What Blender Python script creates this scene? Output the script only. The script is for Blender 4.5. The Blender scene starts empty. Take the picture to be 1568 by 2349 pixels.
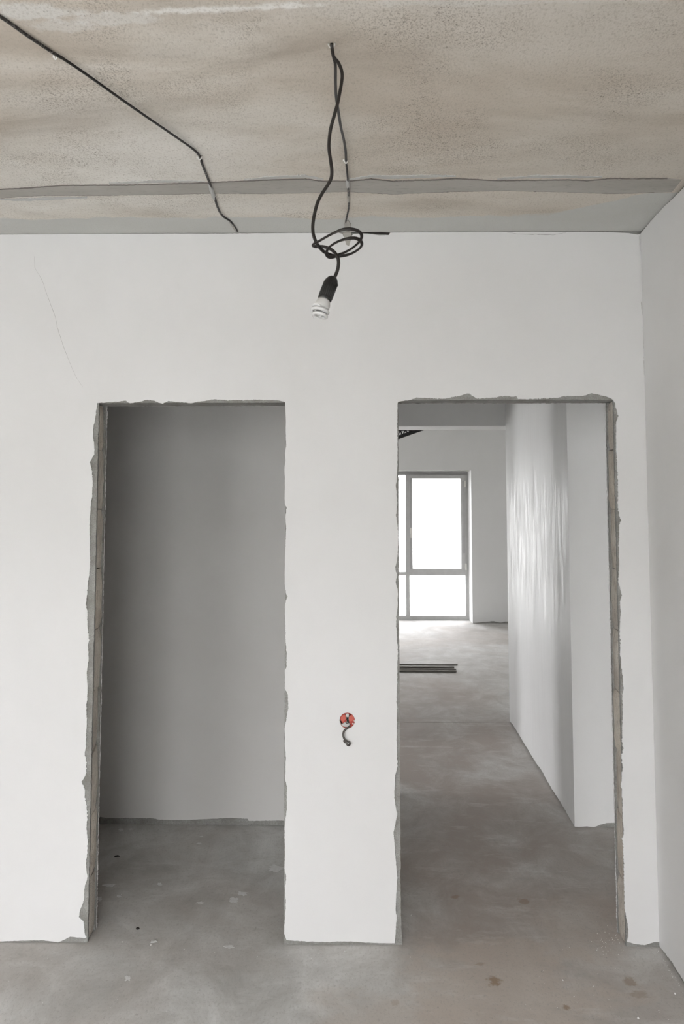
import bpy, bmesh, math, random
from mathutils import Vector, Matrix, noise
from mathutils.geometry import tessellate_polygon

scene = bpy.context.scene
col = scene.collection

# ------------------------------------------------------------------ camera
F, CX, CY = 2000.0, 784.0, 1019.0          # focal length and principal point, photo pixels
TILT, YAW = 0.0755, 0.0155
D = 3.6                                     # distance camera -> plastered wall face
FWD = Vector((-math.sin(YAW) * math.cos(TILT), math.cos(YAW) * math.cos(TILT), math.sin(TILT)))
RGT = Vector((math.cos(YAW), math.sin(YAW), 0))
UPV = RGT.cross(FWD)
HC = 1.7213
EYE = Vector((0, 0, HC))
CEIL = 2.89

cam_d = bpy.data.cameras.new('camera')
cam = bpy.data.objects.new('camera', cam_d)
col.objects.link(cam)
cam_d.sensor_fit = 'VERTICAL'
cam_d.sensor_height = 36.0
cam_d.lens = F / 2349 * 36.0
cam_d.shift_y = (CY - 1174.5) / 2349
cam_d.clip_start = 0.05
cam_d.clip_end = 300
cam_d.dof.use_dof = True
cam_d.dof.focus_distance = 3.65
cam_d.dof.aperture_fstop = 8.0
cam.matrix_world = Matrix(((RGT.x, UPV.x, -FWD.x, EYE.x), (RGT.y, UPV.y, -FWD.y, EYE.y),
                           (RGT.z, UPV.z, -FWD.z, EYE.z), (0, 0, 0, 1)))
scene.camera = cam

# ------------------------------------------------------------------ sky, exposure
scene.view_settings.view_transform = 'Standard'
scene.view_settings.look = 'None'
scene.view_settings.gamma = 1.0
scene.view_settings.use_curve_mapping = False
scene.view_settings.exposure = 1.28
scene.cycles.diffuse_bounces = 4
scene.cycles.glossy_bounces = 2
scene.cycles.adaptive_threshold = 0.12
scene.cycles.max_bounces = 8

world = bpy.data.worlds.new('overcast_sky')
scene.world = world
world.use_nodes = True
wn, wl = world.node_tree.nodes, world.node_tree.links
wn.clear()
w_out = wn.new('ShaderNodeOutputWorld')
w_bg = wn.new('ShaderNodeBackground')
w_tc = wn.new('ShaderNodeTexCoord')
w_sep = wn.new('ShaderNodeSeparateXYZ')
w_rmp = wn.new('ShaderNodeValToRGB')
wl.new(w_tc.outputs['Generated'], w_sep.inputs[0])
w_map = wn.new('ShaderNodeMapRange')
w_map.inputs['From Min'].default_value = -1
wl.new(w_sep.outputs['Z'], w_map.inputs['Value'])
wl.new(w_map.outputs[0], w_rmp.inputs[0])
e = w_rmp.color_ramp.elements                # overcast sky: brighter towards the zenith, dull ground below
e[0].position = 0.0; e[0].color = (0.38, 0.376, 0.368, 1)
e[1].position = 1.0; e[1].color = (1.0, 1.0, 1.025, 1)
a = e.new(0.488); a.color = (0.40, 0.397, 0.39, 1)
a = e.new(0.505); a.color = (0.84, 0.84, 0.86, 1)
wl.new(w_rmp.outputs[0], w_bg.inputs['Color'])
w_bg.inputs['Strength'].default_value = 7.0
wl.new(w_bg.outputs[0], w_out.inputs[0])

# window openings the daylight comes through (portals only guide sampling of the sky)
def portal(name, loc, rot, sx, sz):
    l = bpy.data.lights.new(name, 'AREA')
    l.shape = 'RECTANGLE'; l.size = sx; l.size_y = sz
    l.cycles.is_portal = True
    o = bpy.data.objects.new(name, l); col.objects.link(o)
    o.location = loc; o.rotation_euler = rot
H90 = math.pi / 2
YB = -0.9                                    # inner face of the window wall behind the camera
W1 = (-1.50, 0.10, 0.05, 2.62)               # x0, x1, z0, z1
portal('daylight_opening', ((W1[0] + W1[1]) / 2, YB - 0.30, (W1[2] + W1[3]) / 2), (H90, 0, 0), W1[1] - W1[0], W1[3] - W1[2])
YF = 13.49                                   # far room window wall
W2 = (-1.20, 1.787, 0.03, 2.335)
portal('daylight_opening', ((W2[0] + W2[1]) / 2, YF + 0.56, 1.2), (-H90, 0, 0), W2[1] - W2[0], W2[3] - W2[2])
XS = -4.6                                    # side room window wall
W3 = (5.30, 6.85, 0.1, 2.80)
portal('daylight_opening', (XS - 0.30, (W3[0] + W3[1]) / 2, (W3[2] + W3[3]) / 2), (H90, 0, -H90), W3[1] - W3[0], W3[3] - W3[2])

XW = -4.1                                    # left wall of the far room
W4 = (11.3, 13.2, 0.05, 2.40)  # unseen side window, added to brighten the far wall and floor
portal('daylight_opening', (XW - 0.30, (W4[0] + W4[1]) / 2, (W4[2] + W4[3]) / 2), (H90, 0, -H90), W4[1] - W4[0], W4[3] - W4[2])
W6 = (-3.25, -2.10, 0.05, 2.48)              # second window of the room, out of the picture to the left
portal('daylight_opening', ((W6[0] + W6[1]) / 2, YB - 0.30, (W6[2] + W6[3]) / 2), (H90, 0, 0), W6[1] - W6[0], W6[3] - W6[2])
W5 = (1.70, 3.60, 0.05, 2.60)                # window of the neighbouring room
portal('daylight_opening', ((W5[0] + W5[1]) / 2, YB - 0.30, (W5[2] + W5[3]) / 2), (H90, 0, 0), W5[1] - W5[0], W5[3] - W5[2])

# ------------------------------------------------------------------ helpers
def ray(u, v):
    return RGT * ((u - CX) / F) + UPV * ((CY - v) / F) + FWD
def on_y(u, v, Y=D):
    r = ray(u, v); return EYE + r * (Y / r.y)
def on_z(u, v, Z=0.0):
    r = ray(u, v); return EYE + r * ((Z - HC) / r.z)
def on_x(u, v, X):
    r = ray(u, v); return EYE + r * (X / r.x)

def tag(o, label=None, category=None, group=None, kind=None):
    if label: o['label'] = label
    if category: o['category'] = category
    if group: o['group'] = group
    if kind: o['kind'] = kind
    return o

def thing(name, loc, label, category, group=None):
    o = bpy.data.objects.new(name, None)
    col.objects.link(o)
    o.location = loc
    o.empty_display_size = 0.05
    return tag(o, label, category, group)

def world_loc(o):
    p = Vector((0, 0, 0))
    while o:
        p = p + Vector(o.location); o = o.parent
    return p

class MB:
    """collects vertices and faces given in room coordinates"""
    def __init__(self):
        self.v, self.f = [], []
    def add(self, vs, fs):
        n = len(self.v)
        self.v += [tuple(x) for x in vs]
        self.f += [tuple(i + n for i in f) for f in fs]
        return self
    def box(self, x0, x1, y0, y1, z0, z1):
        vs = [(x0, y0, z0), (x1, y0, z0), (x1, y1, z0), (x0, y1, z0), (x0, y0, z1), (x1, y0, z1), (x1, y1, z1), (x0, y1, z1)]
        return self.add(vs, [(0, 3, 2, 1), (4, 5, 6, 7), (0, 1, 5, 4), (1, 2, 6, 5), (2, 3, 7, 6), (3, 0, 4, 7)])
    def prism(self, loops, offset):
        """loops: outline (and holes) as lists of Vector, extruded by offset"""
        tris = tessellate_polygon(loops)
        flat = [p for lp in loops for p in lp]
        n = len(flat)
        vs = flat + [p + offset for p in flat]
        fs = [t for t in tris] + [tuple(reversed([i + n for i in t])) for t in tris]
        k = 0
        for lp in loops:
            m = len(lp)
            for i in range(m):
                j = (i + 1) % m
                fs.append((k + i, k + j, k + j + n, k + i + n))
            k += m
        return self.add(vs, fs)
    def sweep(self, pts, a, b=None, wide=None, n=8, cap=True):
        """elliptical tube along pts; a = half width along 'wide', b = half thickness"""
        b = b or a
        m = len(pts)
        rings = []
        prev = None
        for i, p in enumerate(pts):
            t = (pts[min(i + 1, m - 1)] - pts[max(i - 1, 0)]).normalized()
            w = Vector(wide) if wide is not None else (prev if prev else Vector((0.3, 0.2, 0.9)))
            w = w - t * w.dot(t)
            if w.length < 1e-4:
                w = t.orthogonal()
            w.normalize(); prev = w
            h = t.cross(w)
            ai = a[i] if isinstance(a, (list, tuple)) else a
            bi = b[i] if isinstance(b, (list, tuple)) else b
            rings.append([p + w * (ai * math.cos(2 * math.pi * k / n)) + h * (bi * math.sin(2 * math.pi * k / n)) for k in range(n)])
        vs = [q for r in rings for q in r]
        fs = []
        for i in range(m - 1):
            for k in range(n):
                k2 = (k + 1) % n
                fs.append((i * n + k, i * n + k2, (i + 1) * n + k2, (i + 1) * n + k))
        if cap:
            fs.append(tuple(reversed(range(n))))
            fs.append(tuple((m - 1) * n + k for k in range(n)))
        return self.add(vs, fs)
    def lathe(self, base, axis, prof, n=32):
        """prof: (distance along axis, radius)"""
        ax = Vector(axis).normalized()
        u = ax.orthogonal().normalized(); w = ax.cross(u)
        vs, fs = [], []
        for d, r in prof:
            for k in range(n):
                t = 2 * math.pi * k / n
                vs.append(Vector(base) + ax * d + (u * math.cos(t) + w * math.sin(t)) * r)
        for i in range(len(prof) - 1):
            for k in range(n):
                k2 = (k + 1) % n
                fs.append((i * n + k, i * n + k2, (i + 1) * n + k2, (i + 1) * n + k))
        fs.append(tuple(reversed(range(n))))
        fs.append(tuple((len(prof) - 1) * n + k for k in range(n)))
        return self.add(vs, fs)
    def build(self, name, mat, parent=None, smooth=False, bevel=0, origin=None):
        off = world_loc(parent) if parent else (Vector(origin) if origin is not None else Vector((0, 0, 0)))
        me = bpy.data.meshes.new(name)
        me.from_pydata([tuple(Vector(p) - off) for p in self.v], [], self.f)
        bm = bmesh.new(); bm.from_mesh(me)
        bmesh.ops.recalc_face_normals(bm, faces=bm.faces)
        bm.to_mesh(me); bm.free()
        me.materials.append(mat)
        if smooth:
            me.polygons.foreach_set('use_smooth', [True] * len(me.polygons))
        o = bpy.data.objects.new(name, me)
        col.objects.link(o)
        if parent:
            o.parent = parent
        elif origin is not None:
            o.location = origin
        if bevel:
            m = o.modifiers.new('bevel', 'BEVEL'); m.width = bevel; m.segments = 2; m.limit_method = 'ANGLE'
        return o

def catmull(pts, per=8):
    out = []
    n = len(pts)
    for i in range(n - 1):
        p0, p1, p2, p3 = pts[max(i - 1, 0)], pts[i], pts[i + 1], pts[min(i + 2, n - 1)]
        for k in range(per):
            t = k / per
            out.append(0.5 * ((2 * p1) + (p2 - p0) * t + (2 * p0 - 5 * p1 + 4 * p2 - p3) * t * t + (3 * p1 - p0 - 3 * p2 + p3) * t ** 3))
    out.append(pts[-1])
    return out

def ragged(pts, amp, step, seed, nrm, chips=0.0):
    """subdivide a polyline and push the points sideways with broken-edge noise"""
    out = []
    s = 0.0
    n = Vector(nrm)
    for i in range(len(pts) - 1):
        a, b = pts[i], pts[i + 1]
        L = (b - a).length
        k = max(1, int(L / step))
        t = (b - a).normalized() if L > 0 else Vector((1, 0, 0))
        side = t.cross(n)
        for j in range(k):
            q = a + (b - a) * (j / k)
            d = s + L * j / k
            rough = 0.55 + 1.1 * max(0.0, noise.noise(Vector((d * 7, seed * 2.3, 33))) + 0.25)
            w = noise.noise(Vector((d * 30, seed * 7.3, 0))) * 0.6 + rough * (noise.noise(Vector((d * 95, seed * 3.1, 4))) * 0.7 \
                + noise.noise(Vector((d * 240, seed * 1.7, 9))) * 0.7 + noise.noise(Vector((d * 520, seed * 2.9, 15))) * 0.5)
            if chips:
                c = noise.noise(Vector((d * 14, seed * 5.9, 21)))
                if c > 0.28:
                    w += (c - 0.28) * chips
            out.append(q + side * (amp * w))
        s += L
    out.append(pts[-1])
    return out

# ------------------------------------------------------------------ materials
def new_mat(name):
    m = bpy.data.materials.new(name)
    m.use_nodes = True
    nt = m.node_tree
    b = nt.nodes['Principled BSDF']
    b.inputs['Specular IOR Level'].default_value = 0.3
    return m, nt, b

class N:
    """tiny node-graph writer"""
    gain = 1.0                               # overall albedo of the colours of one material
    def __init__(self, nt):
        self.nt = nt
        self.tc = nt.nodes.new('ShaderNodeTexCoord')
        self.P = self.tc.outputs['Object']
    def link(self, a, b): self.nt.links.new(a, b)
    def map(self, scale=(1, 1, 1), loc=(0, 0, 0), rot=(0, 0, 0)):
        m = self.nt.nodes.new('ShaderNodeMapping')
        m.inputs['Scale'].default_value = scale; m.inputs['Location'].default_value = loc; m.inputs['Rotation'].default_value = rot
        self.link(self.P, m.inputs[0]); return m.outputs[0]
    def noise(self, scale, detail=4, rough=0.55, vec=None, dist=0.0):
        n = self.nt.nodes.new('ShaderNodeTexNoise')
        n.inputs['Scale'].default_value = scale; n.inputs['Detail'].default_value = detail
        n.inputs['Roughness'].default_value = rough; n.inputs['Distortion'].default_value = dist
        self.link(vec if vec else self.P, n.inputs['Vector']); return n.outputs['Fac']
    def ramp(self, fac, stops):
        r = self.nt.nodes.new('ShaderNodeValToRGB')
        els = r.color_ramp.elements
        els[0].position, els[-1].position = stops[0][0], stops[-1][0]
        els[0].color = self.c4(stops[0][1]); els[-1].color = self.c4(stops[-1][1])
        for p, c in stops[1:-1]:
            x = els.new(p); x.color = self.c4(c)
        self.link(fac, r.inputs[0]); return r.outputs[0]
    @staticmethod
    def c4(c):
        return (c, c, c, 1) if isinstance(c, (int, float)) else (c[0] * N.gain, c[1] * N.gain, c[2] * N.gain, 1)
    def mix(self, fac, a, b, mode='MIX'):
        m = self.nt.nodes.new('ShaderNodeMix'); m.data_type = 'RGBA'; m.blend_type = mode
        for s, x in ((m.inputs[0], fac), (m.inputs[6], a), (m.inputs[7], b)):
            if hasattr(x, 'is_output'): self.link(x, s)
            elif s is m.inputs[0]: s.default_value = x
            else: s.default_value = self.c4(x)
        return m.outputs[2]
    def math(self, op, a, b=0.0, c=None):
        m = self.nt.nodes.new('ShaderNodeMath'); m.operation = op
        for i, x in enumerate((a, b) if c is None else (a, b, c)):
            if hasattr(x, 'is_output'): self.link(x, m.inputs[i])
            else: m.inputs[i].default_value = x
        return m.outputs[0]
    def smooth(self, x, lo, hi):
        m = self.nt.nodes.new('ShaderNodeMapRange'); m.interpolation_type = 'SMOOTHSTEP'
        m.inputs['From Min'].default_value = lo; m.inputs['From Max'].default_value = hi
        self.link(x, m.inputs['Value']); return m.outputs[0]
    def xyz(self):
        s = self.nt.nodes.new('ShaderNodeSeparateXYZ'); self.link(self.P, s.inputs[0]); return s.outputs
    def blob(self, x, y, rx, ry, warp=None):
        """soft-edged stain at (x, y) on a horizontal surface"""
        o = self.xyz()
        dx = self.math('MULTIPLY', self.math('SUBTRACT', o[0], x), 1 / rx)
        dy = self.math('MULTIPLY', self.math('SUBTRACT', o[1], y), 1 / ry)
        d = self.math('SQRT', self.math('ADD', self.math('MULTIPLY', dx, dx), self.math('MULTIPLY', dy, dy)))
        if warp is not None:
            d = self.math('ADD', d, self.math('MULTIPLY', self.math('SUBTRACT', warp, 0.5), 2.8))
        return self.math('SUBTRACT', 1.0, self.smooth(d, 0.55, 1.1))
    def bump(self, bsdf, h, strength, dist=0.01):
        b = self.nt.nodes.new('ShaderNodeBump')
        b.inputs['Strength'].default_value = strength; b.inputs['Distance'].default_value = dist
        self.link(h, b.inputs['Height']); self.link(b.outputs[0], bsdf.inputs['Normal'])

def plaster_material(name, base, dark, streaks=False):
    m, nt, b = new_mat(name); g = N(nt)
    big = g.noise(1.3, 4, 0.6, dist=0.4)
    mid = g.noise(9, 5, 0.6, vec=g.map((1, 1, 0.6)))
    c = g.mix(g.ramp(big, [(0.35, 0), (0.7, 1)]), base, dark)
    c = g.mix(g.math('MULTIPLY', g.ramp(mid, [(0.45, 0), (0.75, 1)]), 0.35), c, [x * 0.95 for x in base])
    g.link(c, b.inputs['Base Color'])
    fine = g.noise(240, 3, 0.6)
    wav = g.noise(5, 3, 0.5, vec=g.map((1, 1, 0.7)))
    h = g.math('ADD', g.math('MULTIPLY', fine, 0.10), g.math('MULTIPLY', wav, 0.6))
    if streaks:
        st = g.noise(26, 4, 0.65, vec=g.map((1, 1, 0.10)))
        g.link(g.ramp(st, [(0.42, 0.66), (0.62, 0.44)]), b.inputs['Roughness'])
        b.inputs['Specular IOR Level'].default_value = 0.5
    else:
        b.inputs['Roughness'].default_value = 0.72
    g.bump(b, h, 0.16, 0.01)
    return m

M_PLASTER = plaster_material('white_skim_plaster', (0.80, 0.798, 0.793), (0.775, 0.770, 0.760))
M_PLASTER_FAR = plaster_material('white_skim_plaster_hall', (0.82, 0.818, 0.81), (0.79, 0.787, 0.778), True)
M_PLASTER_SHADED = plaster_material('shaded_skim_plaster', (0.71, 0.700, 0.682), (0.675, 0.660, 0.640))  # skim plaster darkened to stand in for the corridor's deeper shade

def render_material():
    m, nt, b = new_mat('grey_base_render'); g = N(nt)
    n1 = g.noise(14, 5, 0.65); n2 = g.noise(160, 4, 0.7)
    c = g.ramp(n1, [(0.3, (0.26, 0.255, 0.235)), (0.55, (0.38, 0.38, 0.36)), (0.75, (0.46, 0.46, 0.445))])
    c = g.mix(g.ramp(n2, [(0.35, 0.5), (0.6, 0)]), c, (0.20, 0.19, 0.17))
    g.link(c, b.inputs['Base Color']); b.inputs['Roughness'].default_value = 0.95
    g.bump(b, g.math('ADD', n1, g.math('MULTIPLY', n2, 0.6)), 0.7, 0.006)
    return m
M_RENDER = render_material()

def block_material():
    m, nt, b = new_mat('cut_masonry_block'); g = N(nt)
    inf = nt.nodes.new('ShaderNodeObjectInfo')
    n1 = g.noise(6, 5, 0.6)
    st = g.noise(60, 4, 0.7, vec=g.map((1, 1, 0.22)))
    pit = g.noise(150, 3, 0.7)
    c = g.ramp(n1, [(0.3, (0.30, 0.265, 0.225)), (0.55, (0.42, 0.385, 0.335)), (0.75, (0.50, 0.475, 0.43))])
    c = g.mix(g.math('MULTIPLY', inf.outputs['Random'], 0.45), c, (0.36, 0.35, 0.33))
    c = g.mix(g.ramp(st, [(0.30, 0.75), (0.48, 0)]), c, (0.22, 0.185, 0.155))
    c = g.mix(g.ramp(pit, [(0.30, 0.7), (0.42, 0)]), c, (0.16, 0.14, 0.12))
    g.link(c, b.inputs['Base Color']); b.inputs['Roughness'].default_value = 0.95
    g.bump(b, g.math('ADD', st, pit), 0.6, 0.006)
    return m
N.gain = 1.62
M_BLOCK = block_material()
N.gain = 1.0

def ceiling_material():
    m, nt, b = new_mat('raw_concrete_soffit'); g = N(nt)
    o = g.xyz()
    lng = g.noise(2.2, 6, 0.62, vec=g.map((0.55, 1.5, 1)), dist=0.6)
    big = g.noise(0.9, 4, 0.55, vec=g.map((0.8, 1.3, 1), (3, 1, 0)))
    grit = g.noise(135, 4, 0.75, vec=g.map((1, 0.62, 1)))
    c = g.ramp(lng, [(0.28, (0.29, 0.26, 0.222)), (0.48, (0.405, 0.376, 0.333)), (0.66, (0.50, 0.48, 0.445))])
    c = g.mix(g.ramp(big, [(0.45, 0), (0.66, 0.8)]), c, (0.485, 0.476, 0.452))
    c = g.mix(g.ramp(big, [(0.30, 0.65), (0.47, 0)]), c, (0.335, 0.29, 0.24))
    browning = g.math('MULTIPLY', g.smooth(g.math('ADD', o[0], g.math('MULTIPLY', g.math('SUBTRACT', lng, 0.5), 1.6)), -0.7, 1.0), 0.5)  # browner and darker towards the right, broken up by noise
    c = g.mix(browning, c, (0.315, 0.275, 0.228))
    dens = g.noise(2.4, 4, 0.65, dist=0.4)
    grit2 = g.noise(230, 3, 0.7, vec=g.map((1, 0.7, 1)))
    c = g.mix(g.math('MULTIPLY', g.ramp(grit2, [(0.36, 0.75), (0.50, 0)]), g.smooth(dens, 0.45, 0.66)), c, (0.17, 0.145, 0.115))
    # smoother grey mortar run along the wall, widening into the corner
    edge = g.math('SUBTRACT', o[1], 3.405)
    wob = g.noise(5, 5, 0.65, vec=g.map((0.7, 1, 1), (9, 2, 0)))
    edge = g.math('ADD', edge, g.math('MULTIPLY', g.math('SUBTRACT', wob, 0.5), 0.16))
    edge = g.math('ADD', edge, g.math('MULTIPLY', g.smooth(o[0], 0.72, 1.16), 0.26))
    mort = g.smooth(edge, -0.008, 0.016)
    mcol = g.mix(g.noise(3, 4, 0.6), (0.32, 0.32, 0.304), (0.385, 0.386, 0.372))
    keep = g.math('GREATER_THAN', o[1], 3.13)
    c = g.mix(g.math('MULTIPLY', mort, keep), c, mcol)
    # whitish skim smear across the slab joint overhead
    sm = g.math('ABSOLUTE', g.math('SUBTRACT', g.math('ADD', o[1], g.math('MULTIPLY', o[0], 0.055)), 1.935))
    sm = g.math('ADD', sm, g.math('MULTIPLY', g.math('SUBTRACT', g.noise(18, 5, 0.7), 0.5), 0.055))
    sm = g.math('ADD', sm, g.math('MULTIPLY', g.smooth(o[0], -0.2, 0.2), 0.05))
    sm = g.math('ADD', sm, g.math('MULTIPLY', g.math('SUBTRACT', 1.0, g.smooth(o[0], -0.62, -0.46)), 0.05))
    white = g.math('SUBTRACT', 1.0, g.smooth(sm, 0.002, 0.020))
    c = g.mix(g.math('MULTIPLY', white, 0.75), c, (0.58, 0.575, 0.555))
    wq = g.noise(9, 5, 0.7)
    for (u, v, rx, ry, k) in ((90, 28, 0.13, 0.035, 0.6), (250, 45, 0.12, 0.03, 0.45), (140, 60, 0.10, 0.03, 0.4), (1200, -5, 0.5, 0.03, 0.3)):
        p = on_z(u, v, CEIL)
        c = g.mix(g.math('MULTIPLY', g.blob(p.x, p.y, rx, ry, wq), k), c, (0.52, 0.52, 0.505))
    # fine grit and small blow holes
    c = g.mix(g.math('MULTIPLY', g.ramp(grit, [(0.33, 0.45), (0.48, 0)]), g.math('SUBTRACT', 1.0, g.math('MULTIPLY', g.math('MULTIPLY', mort, keep), 0.8))), c, (0.225, 0.20, 0.165))
    v = nt.nodes.new('ShaderNodeTexVoronoi'); v.inputs['Scale'].default_value = 26; v.inputs['Randomness'].default_value = 1
    g.link(g.map((1, 1, 0)), v.inputs['Vector'])
    thr = g.math('MULTIPLY', g.smooth(dens, 0.42, 0.68), 0.11)
    pit = g.math('LESS_THAN', v.outputs['Distance'], thr)
    v2 = nt.nodes.new('ShaderNodeTexVoronoi'); v2.inputs['Scale'].default_value = 80
    g.link(g.map((1, 0.7, 0)), v2.inputs['Vector'])
    pit2 = g.math('LESS_THAN', v2.outputs['Distance'], g.math('MULTIPLY', thr, 1.7))
    pits = g.math('MAXIMUM', g.math('MULTIPLY', pit, 0.6), g.math('MULTIPLY', pit2, 0.5))
    smoothz = g.math('SUBTRACT', 1.0, g.math('MULTIPLY', mort, keep))
    pits = g.math('MULTIPLY', pits, smoothz)
    c = g.mix(pits, c, (0.12, 0.105, 0.085))
    g.link(c, b.inputs['Base Color']); b.inputs['Roughness'].default_value = 0.9
    h = g.math('ADD', g.math('MULTIPLY', lng, 1.5), g.math('SUBTRACT', g.math('MULTIPLY', grit, 0.5), pits))
    g.bump(b, h, 0.35, 0.008)
    return m
N.gain = 1.76
M_CEIL = ceiling_material()
N.gain = 1.0

def mortar_material():
    m, nt, b = new_mat('smooth_grey_mortar'); g = N(nt)
    n1 = g.noise(3.5, 5, 0.6, vec=g.map((0.4, 1.4, 1))); n2 = g.noise(60, 4, 0.7, vec=g.map((0.4, 1, 1)))
    c = g.ramp(n1, [(0.3, (0.30, 0.285, 0.26)), (0.7, (0.40, 0.387, 0.36))])
    c = g.mix(g.ramp(n2, [(0.3, 0.5), (0.45, 0)]), c, (0.22, 0.21, 0.19))
    g.link(c, b.inputs['Base Color']); b.inputs['Roughness'].default_value = 0.85
    g.bump(b, n2, 0.25, 0.004)
    return m
N.gain = 1.3
M_MORTAR = mortar_material()
N.gain = 1.0

def floor_material():
    m, nt, b = new_mat('concrete_screed'); g = N(nt)
    big = g.noise(0.85, 5, 0.6, vec=g.map((1, 0.8, 1), (2, 5, 0)), dist=0.7)
    mid = g.noise(3.4, 6, 0.68, vec=g.map((1, 0.62, 1)), dist=0.5)
    fine = g.noise(95, 4, 0.78, vec=g.map((1, 0.55, 1)))
    c = g.ramp(mid, [(0.32, (0.225, 0.220, 0.208)), (0.5, (0.295, 0.292, 0.281)), (0.66, (0.36, 0.358, 0.347))])
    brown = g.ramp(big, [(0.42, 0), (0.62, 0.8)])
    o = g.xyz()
    dirt_shade = g.math('SUBTRACT', 1.0, g.smooth(g.math('ABSOLUTE', g.math('SUBTRACT', o[0], 0.62)), 0.25, 0.95))  # brown dirt trail, its colour also darkened for the shade in the passage
    dirt_shade = g.math('MULTIPLY', dirt_shade, g.smooth(o[1], 2.4, 4.2))
    dirt_shade = g.math('MULTIPLY', dirt_shade, g.math('SUBTRACT', 1.0, g.smooth(o[1], 8.6, 9.8)))
    brown = g.math('MINIMUM', g.math('ADD', g.math('MULTIPLY', brown, 0.55), g.math('MULTIPLY', dirt_shade, g.ramp(mid, [(0.3, 0.85), (0.65, 0.3)]))), 0.9)
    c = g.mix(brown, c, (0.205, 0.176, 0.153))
    wq = g.noise(3.0, 4, 0.6)
    for (u, v, rx, ry, k) in ((1180, 2300, 0.42, 0.5, 0.65), (1330, 2120, 0.30, 0.35, 0.35), (880, 2345, 0.35, 0.22, 0.45)):
        p = on_z(u, v)
        c = g.mix(g.math('MULTIPLY', g.blob(p.x, p.y, rx, ry, wq), k), c, (0.268, 0.234, 0.203))
    # drag marks
    st = g.noise(5, 5, 0.7, vec=g.map((0.6, 1.5, 1), rot=(0, 0, 0.7)))
    c = g.mix(g.math('MULTIPLY', g.ramp(st, [(0.55, 0), (0.72, 1)]), 0.45), c, (0.36, 0.357, 0.345))
    st2 = g.noise(4, 5, 0.7, vec=g.map((0.7, 1.4, 1), (4, 3, 0), rot=(0, 0, -0.6)))
    c = g.mix(g.math('MULTIPLY', g.ramp(st2, [(0.56, 0), (0.72, 1)]), 0.5), c, (0.205, 0.195, 0.18))
    c = g.mix(g.ramp(fine, [(0.30, 0.5), (0.48, 0)]), c, (0.17, 0.162, 0.15))
    speck = g.noise(38, 3, 0.7, vec=g.map((1, 0.7, 1), (7, 1, 0)))
    c = g.mix(g.ramp(speck, [(0.24, 0.7), (0.31, 0)]), c, (0.13, 0.12, 0.108))
    # rust and mud spots
    wz = g.noise(22, 4, 0.6)
    for (u, v, r, k) in ((1135, 2251, 0.034, 0.8), (1446, 2252, 0.03, 0.55), (1466, 2280, 0.03, 0.35), (1298, 2312, 0.016, 0.7),
                         (1044, 2058, 0.022, 0.5), (1198, 2067, 0.026, 0.5), (1102, 2212, 0.02, 0.4), (905, 2300, 0.02, 0.3)):
        p = on_z(u, v)
        c = g.mix(g.math('MULTIPLY', g.blob(p.x, p.y, r, r * 1.1, wz), k), c, (0.15, 0.105, 0.065))
    g.link(c, b.inputs['Base Color'])
    g.link(g.ramp(mid, [(0.3, 0.7), (0.7, 0.9)]), b.inputs['Roughness'])
    b.inputs['Specular IOR Level'].default_value = 0.15
    g.bump(b, g.math('ADD', mid, g.math('MULTIPLY', fine, 0.35)), 0.25, 0.008)
    return m
N.gain = 1.92
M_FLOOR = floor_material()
N.gain = 1.0

def plain(name, colr, rough=0.5, metal=0.0, spec=0.4, var=0.0, vscale=40):
    m, nt, b = new_mat(name); g = N(nt)
    n = g.noise(vscale, 3, 0.6)
    c = g.mix(g.math('MULTIPLY', n, var), colr, [x * 0.55 for x in colr])
    g.link(c, b.inputs['Base Color'])
    b.inputs['Roughness'].default_value = rough; b.inputs['Metallic'].default_value = metal
    b.inputs['Specular IOR Level'].default_value = spec
    return m
M_CORD = plain('black_cable_sheath', (0.022, 0.018, 0.016), 0.42, var=0.4)
M_SOCKET = plain('black_bakelite', (0.018, 0.018, 0.018), 0.33, spec=0.5, var=0.3, vscale=120)
M_TUBE = plain('white_phosphor_tube', (0.70, 0.70, 0.69), 0.2, spec=0.5)
M_BASE = plain('white_lamp_plastic', (0.60, 0.595, 0.575), 0.35)
M_BRASS = plain('lamp_cap_metal', (0.45, 0.43, 0.38), 0.35, metal=0.8)
M_CLIP = plain('white_clip_plastic', (0.80, 0.79, 0.75), 0.45)
M_RED = plain('red_box_plastic', (0.48, 0.060, 0.040), 0.45, var=0.5, vscale=200)
M_RED_L = plain('red_tab_plastic', (0.62, 0.125, 0.085), 0.40, var=0.3, vscale=200)
M_GYPSUM = plain('gypsum_fill', (0.62, 0.62, 0.60), 0.9, var=0.5, vscale=150)
M_DARK = plain('dark_gap', (0.02, 0.03, 0.025), 0.8)
M_WIRE = plain('grey_brown_flat_cable', (0.105, 0.09, 0.078), 0.5, var=0.5, vscale=90)
M_WINDOW = plain('dusty_white_window_profile', (0.62, 0.62, 0.61), 0.45, var=0.45, vscale=14)
M_TAPE = plain('grey_protective_film', (0.5, 0.5, 0.5), 0.5, var=0.5, vscale=30)
M_STEEL = plain('black_painted_steel', (0.012, 0.012, 0.012), 0.5)
M_PIPE = plain('dull_brown_metal_pipe', (0.21, 0.195, 0.175), 0.45, metal=0.3, var=0.5, vscale=8)
M_CRUMB = plain('white_plaster_crumb', (0.80, 0.79, 0.77), 0.9)
M_TWIG = plain('dark_debris', (0.03, 0.025, 0.022), 0.9)
M_CRACK = plain('dark_crack', (0.20, 0.185, 0.17), 1.0)
M_CRACK_D = plain('deep_crack', (0.035, 0.03, 0.027), 1.0)
M_FACADE = plain('pale_facade_plaster', (0.82, 0.82, 0.80), 0.9)
M_FPANE = plain('facade_window_glass', (0.22, 0.23, 0.24), 0.25)

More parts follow.
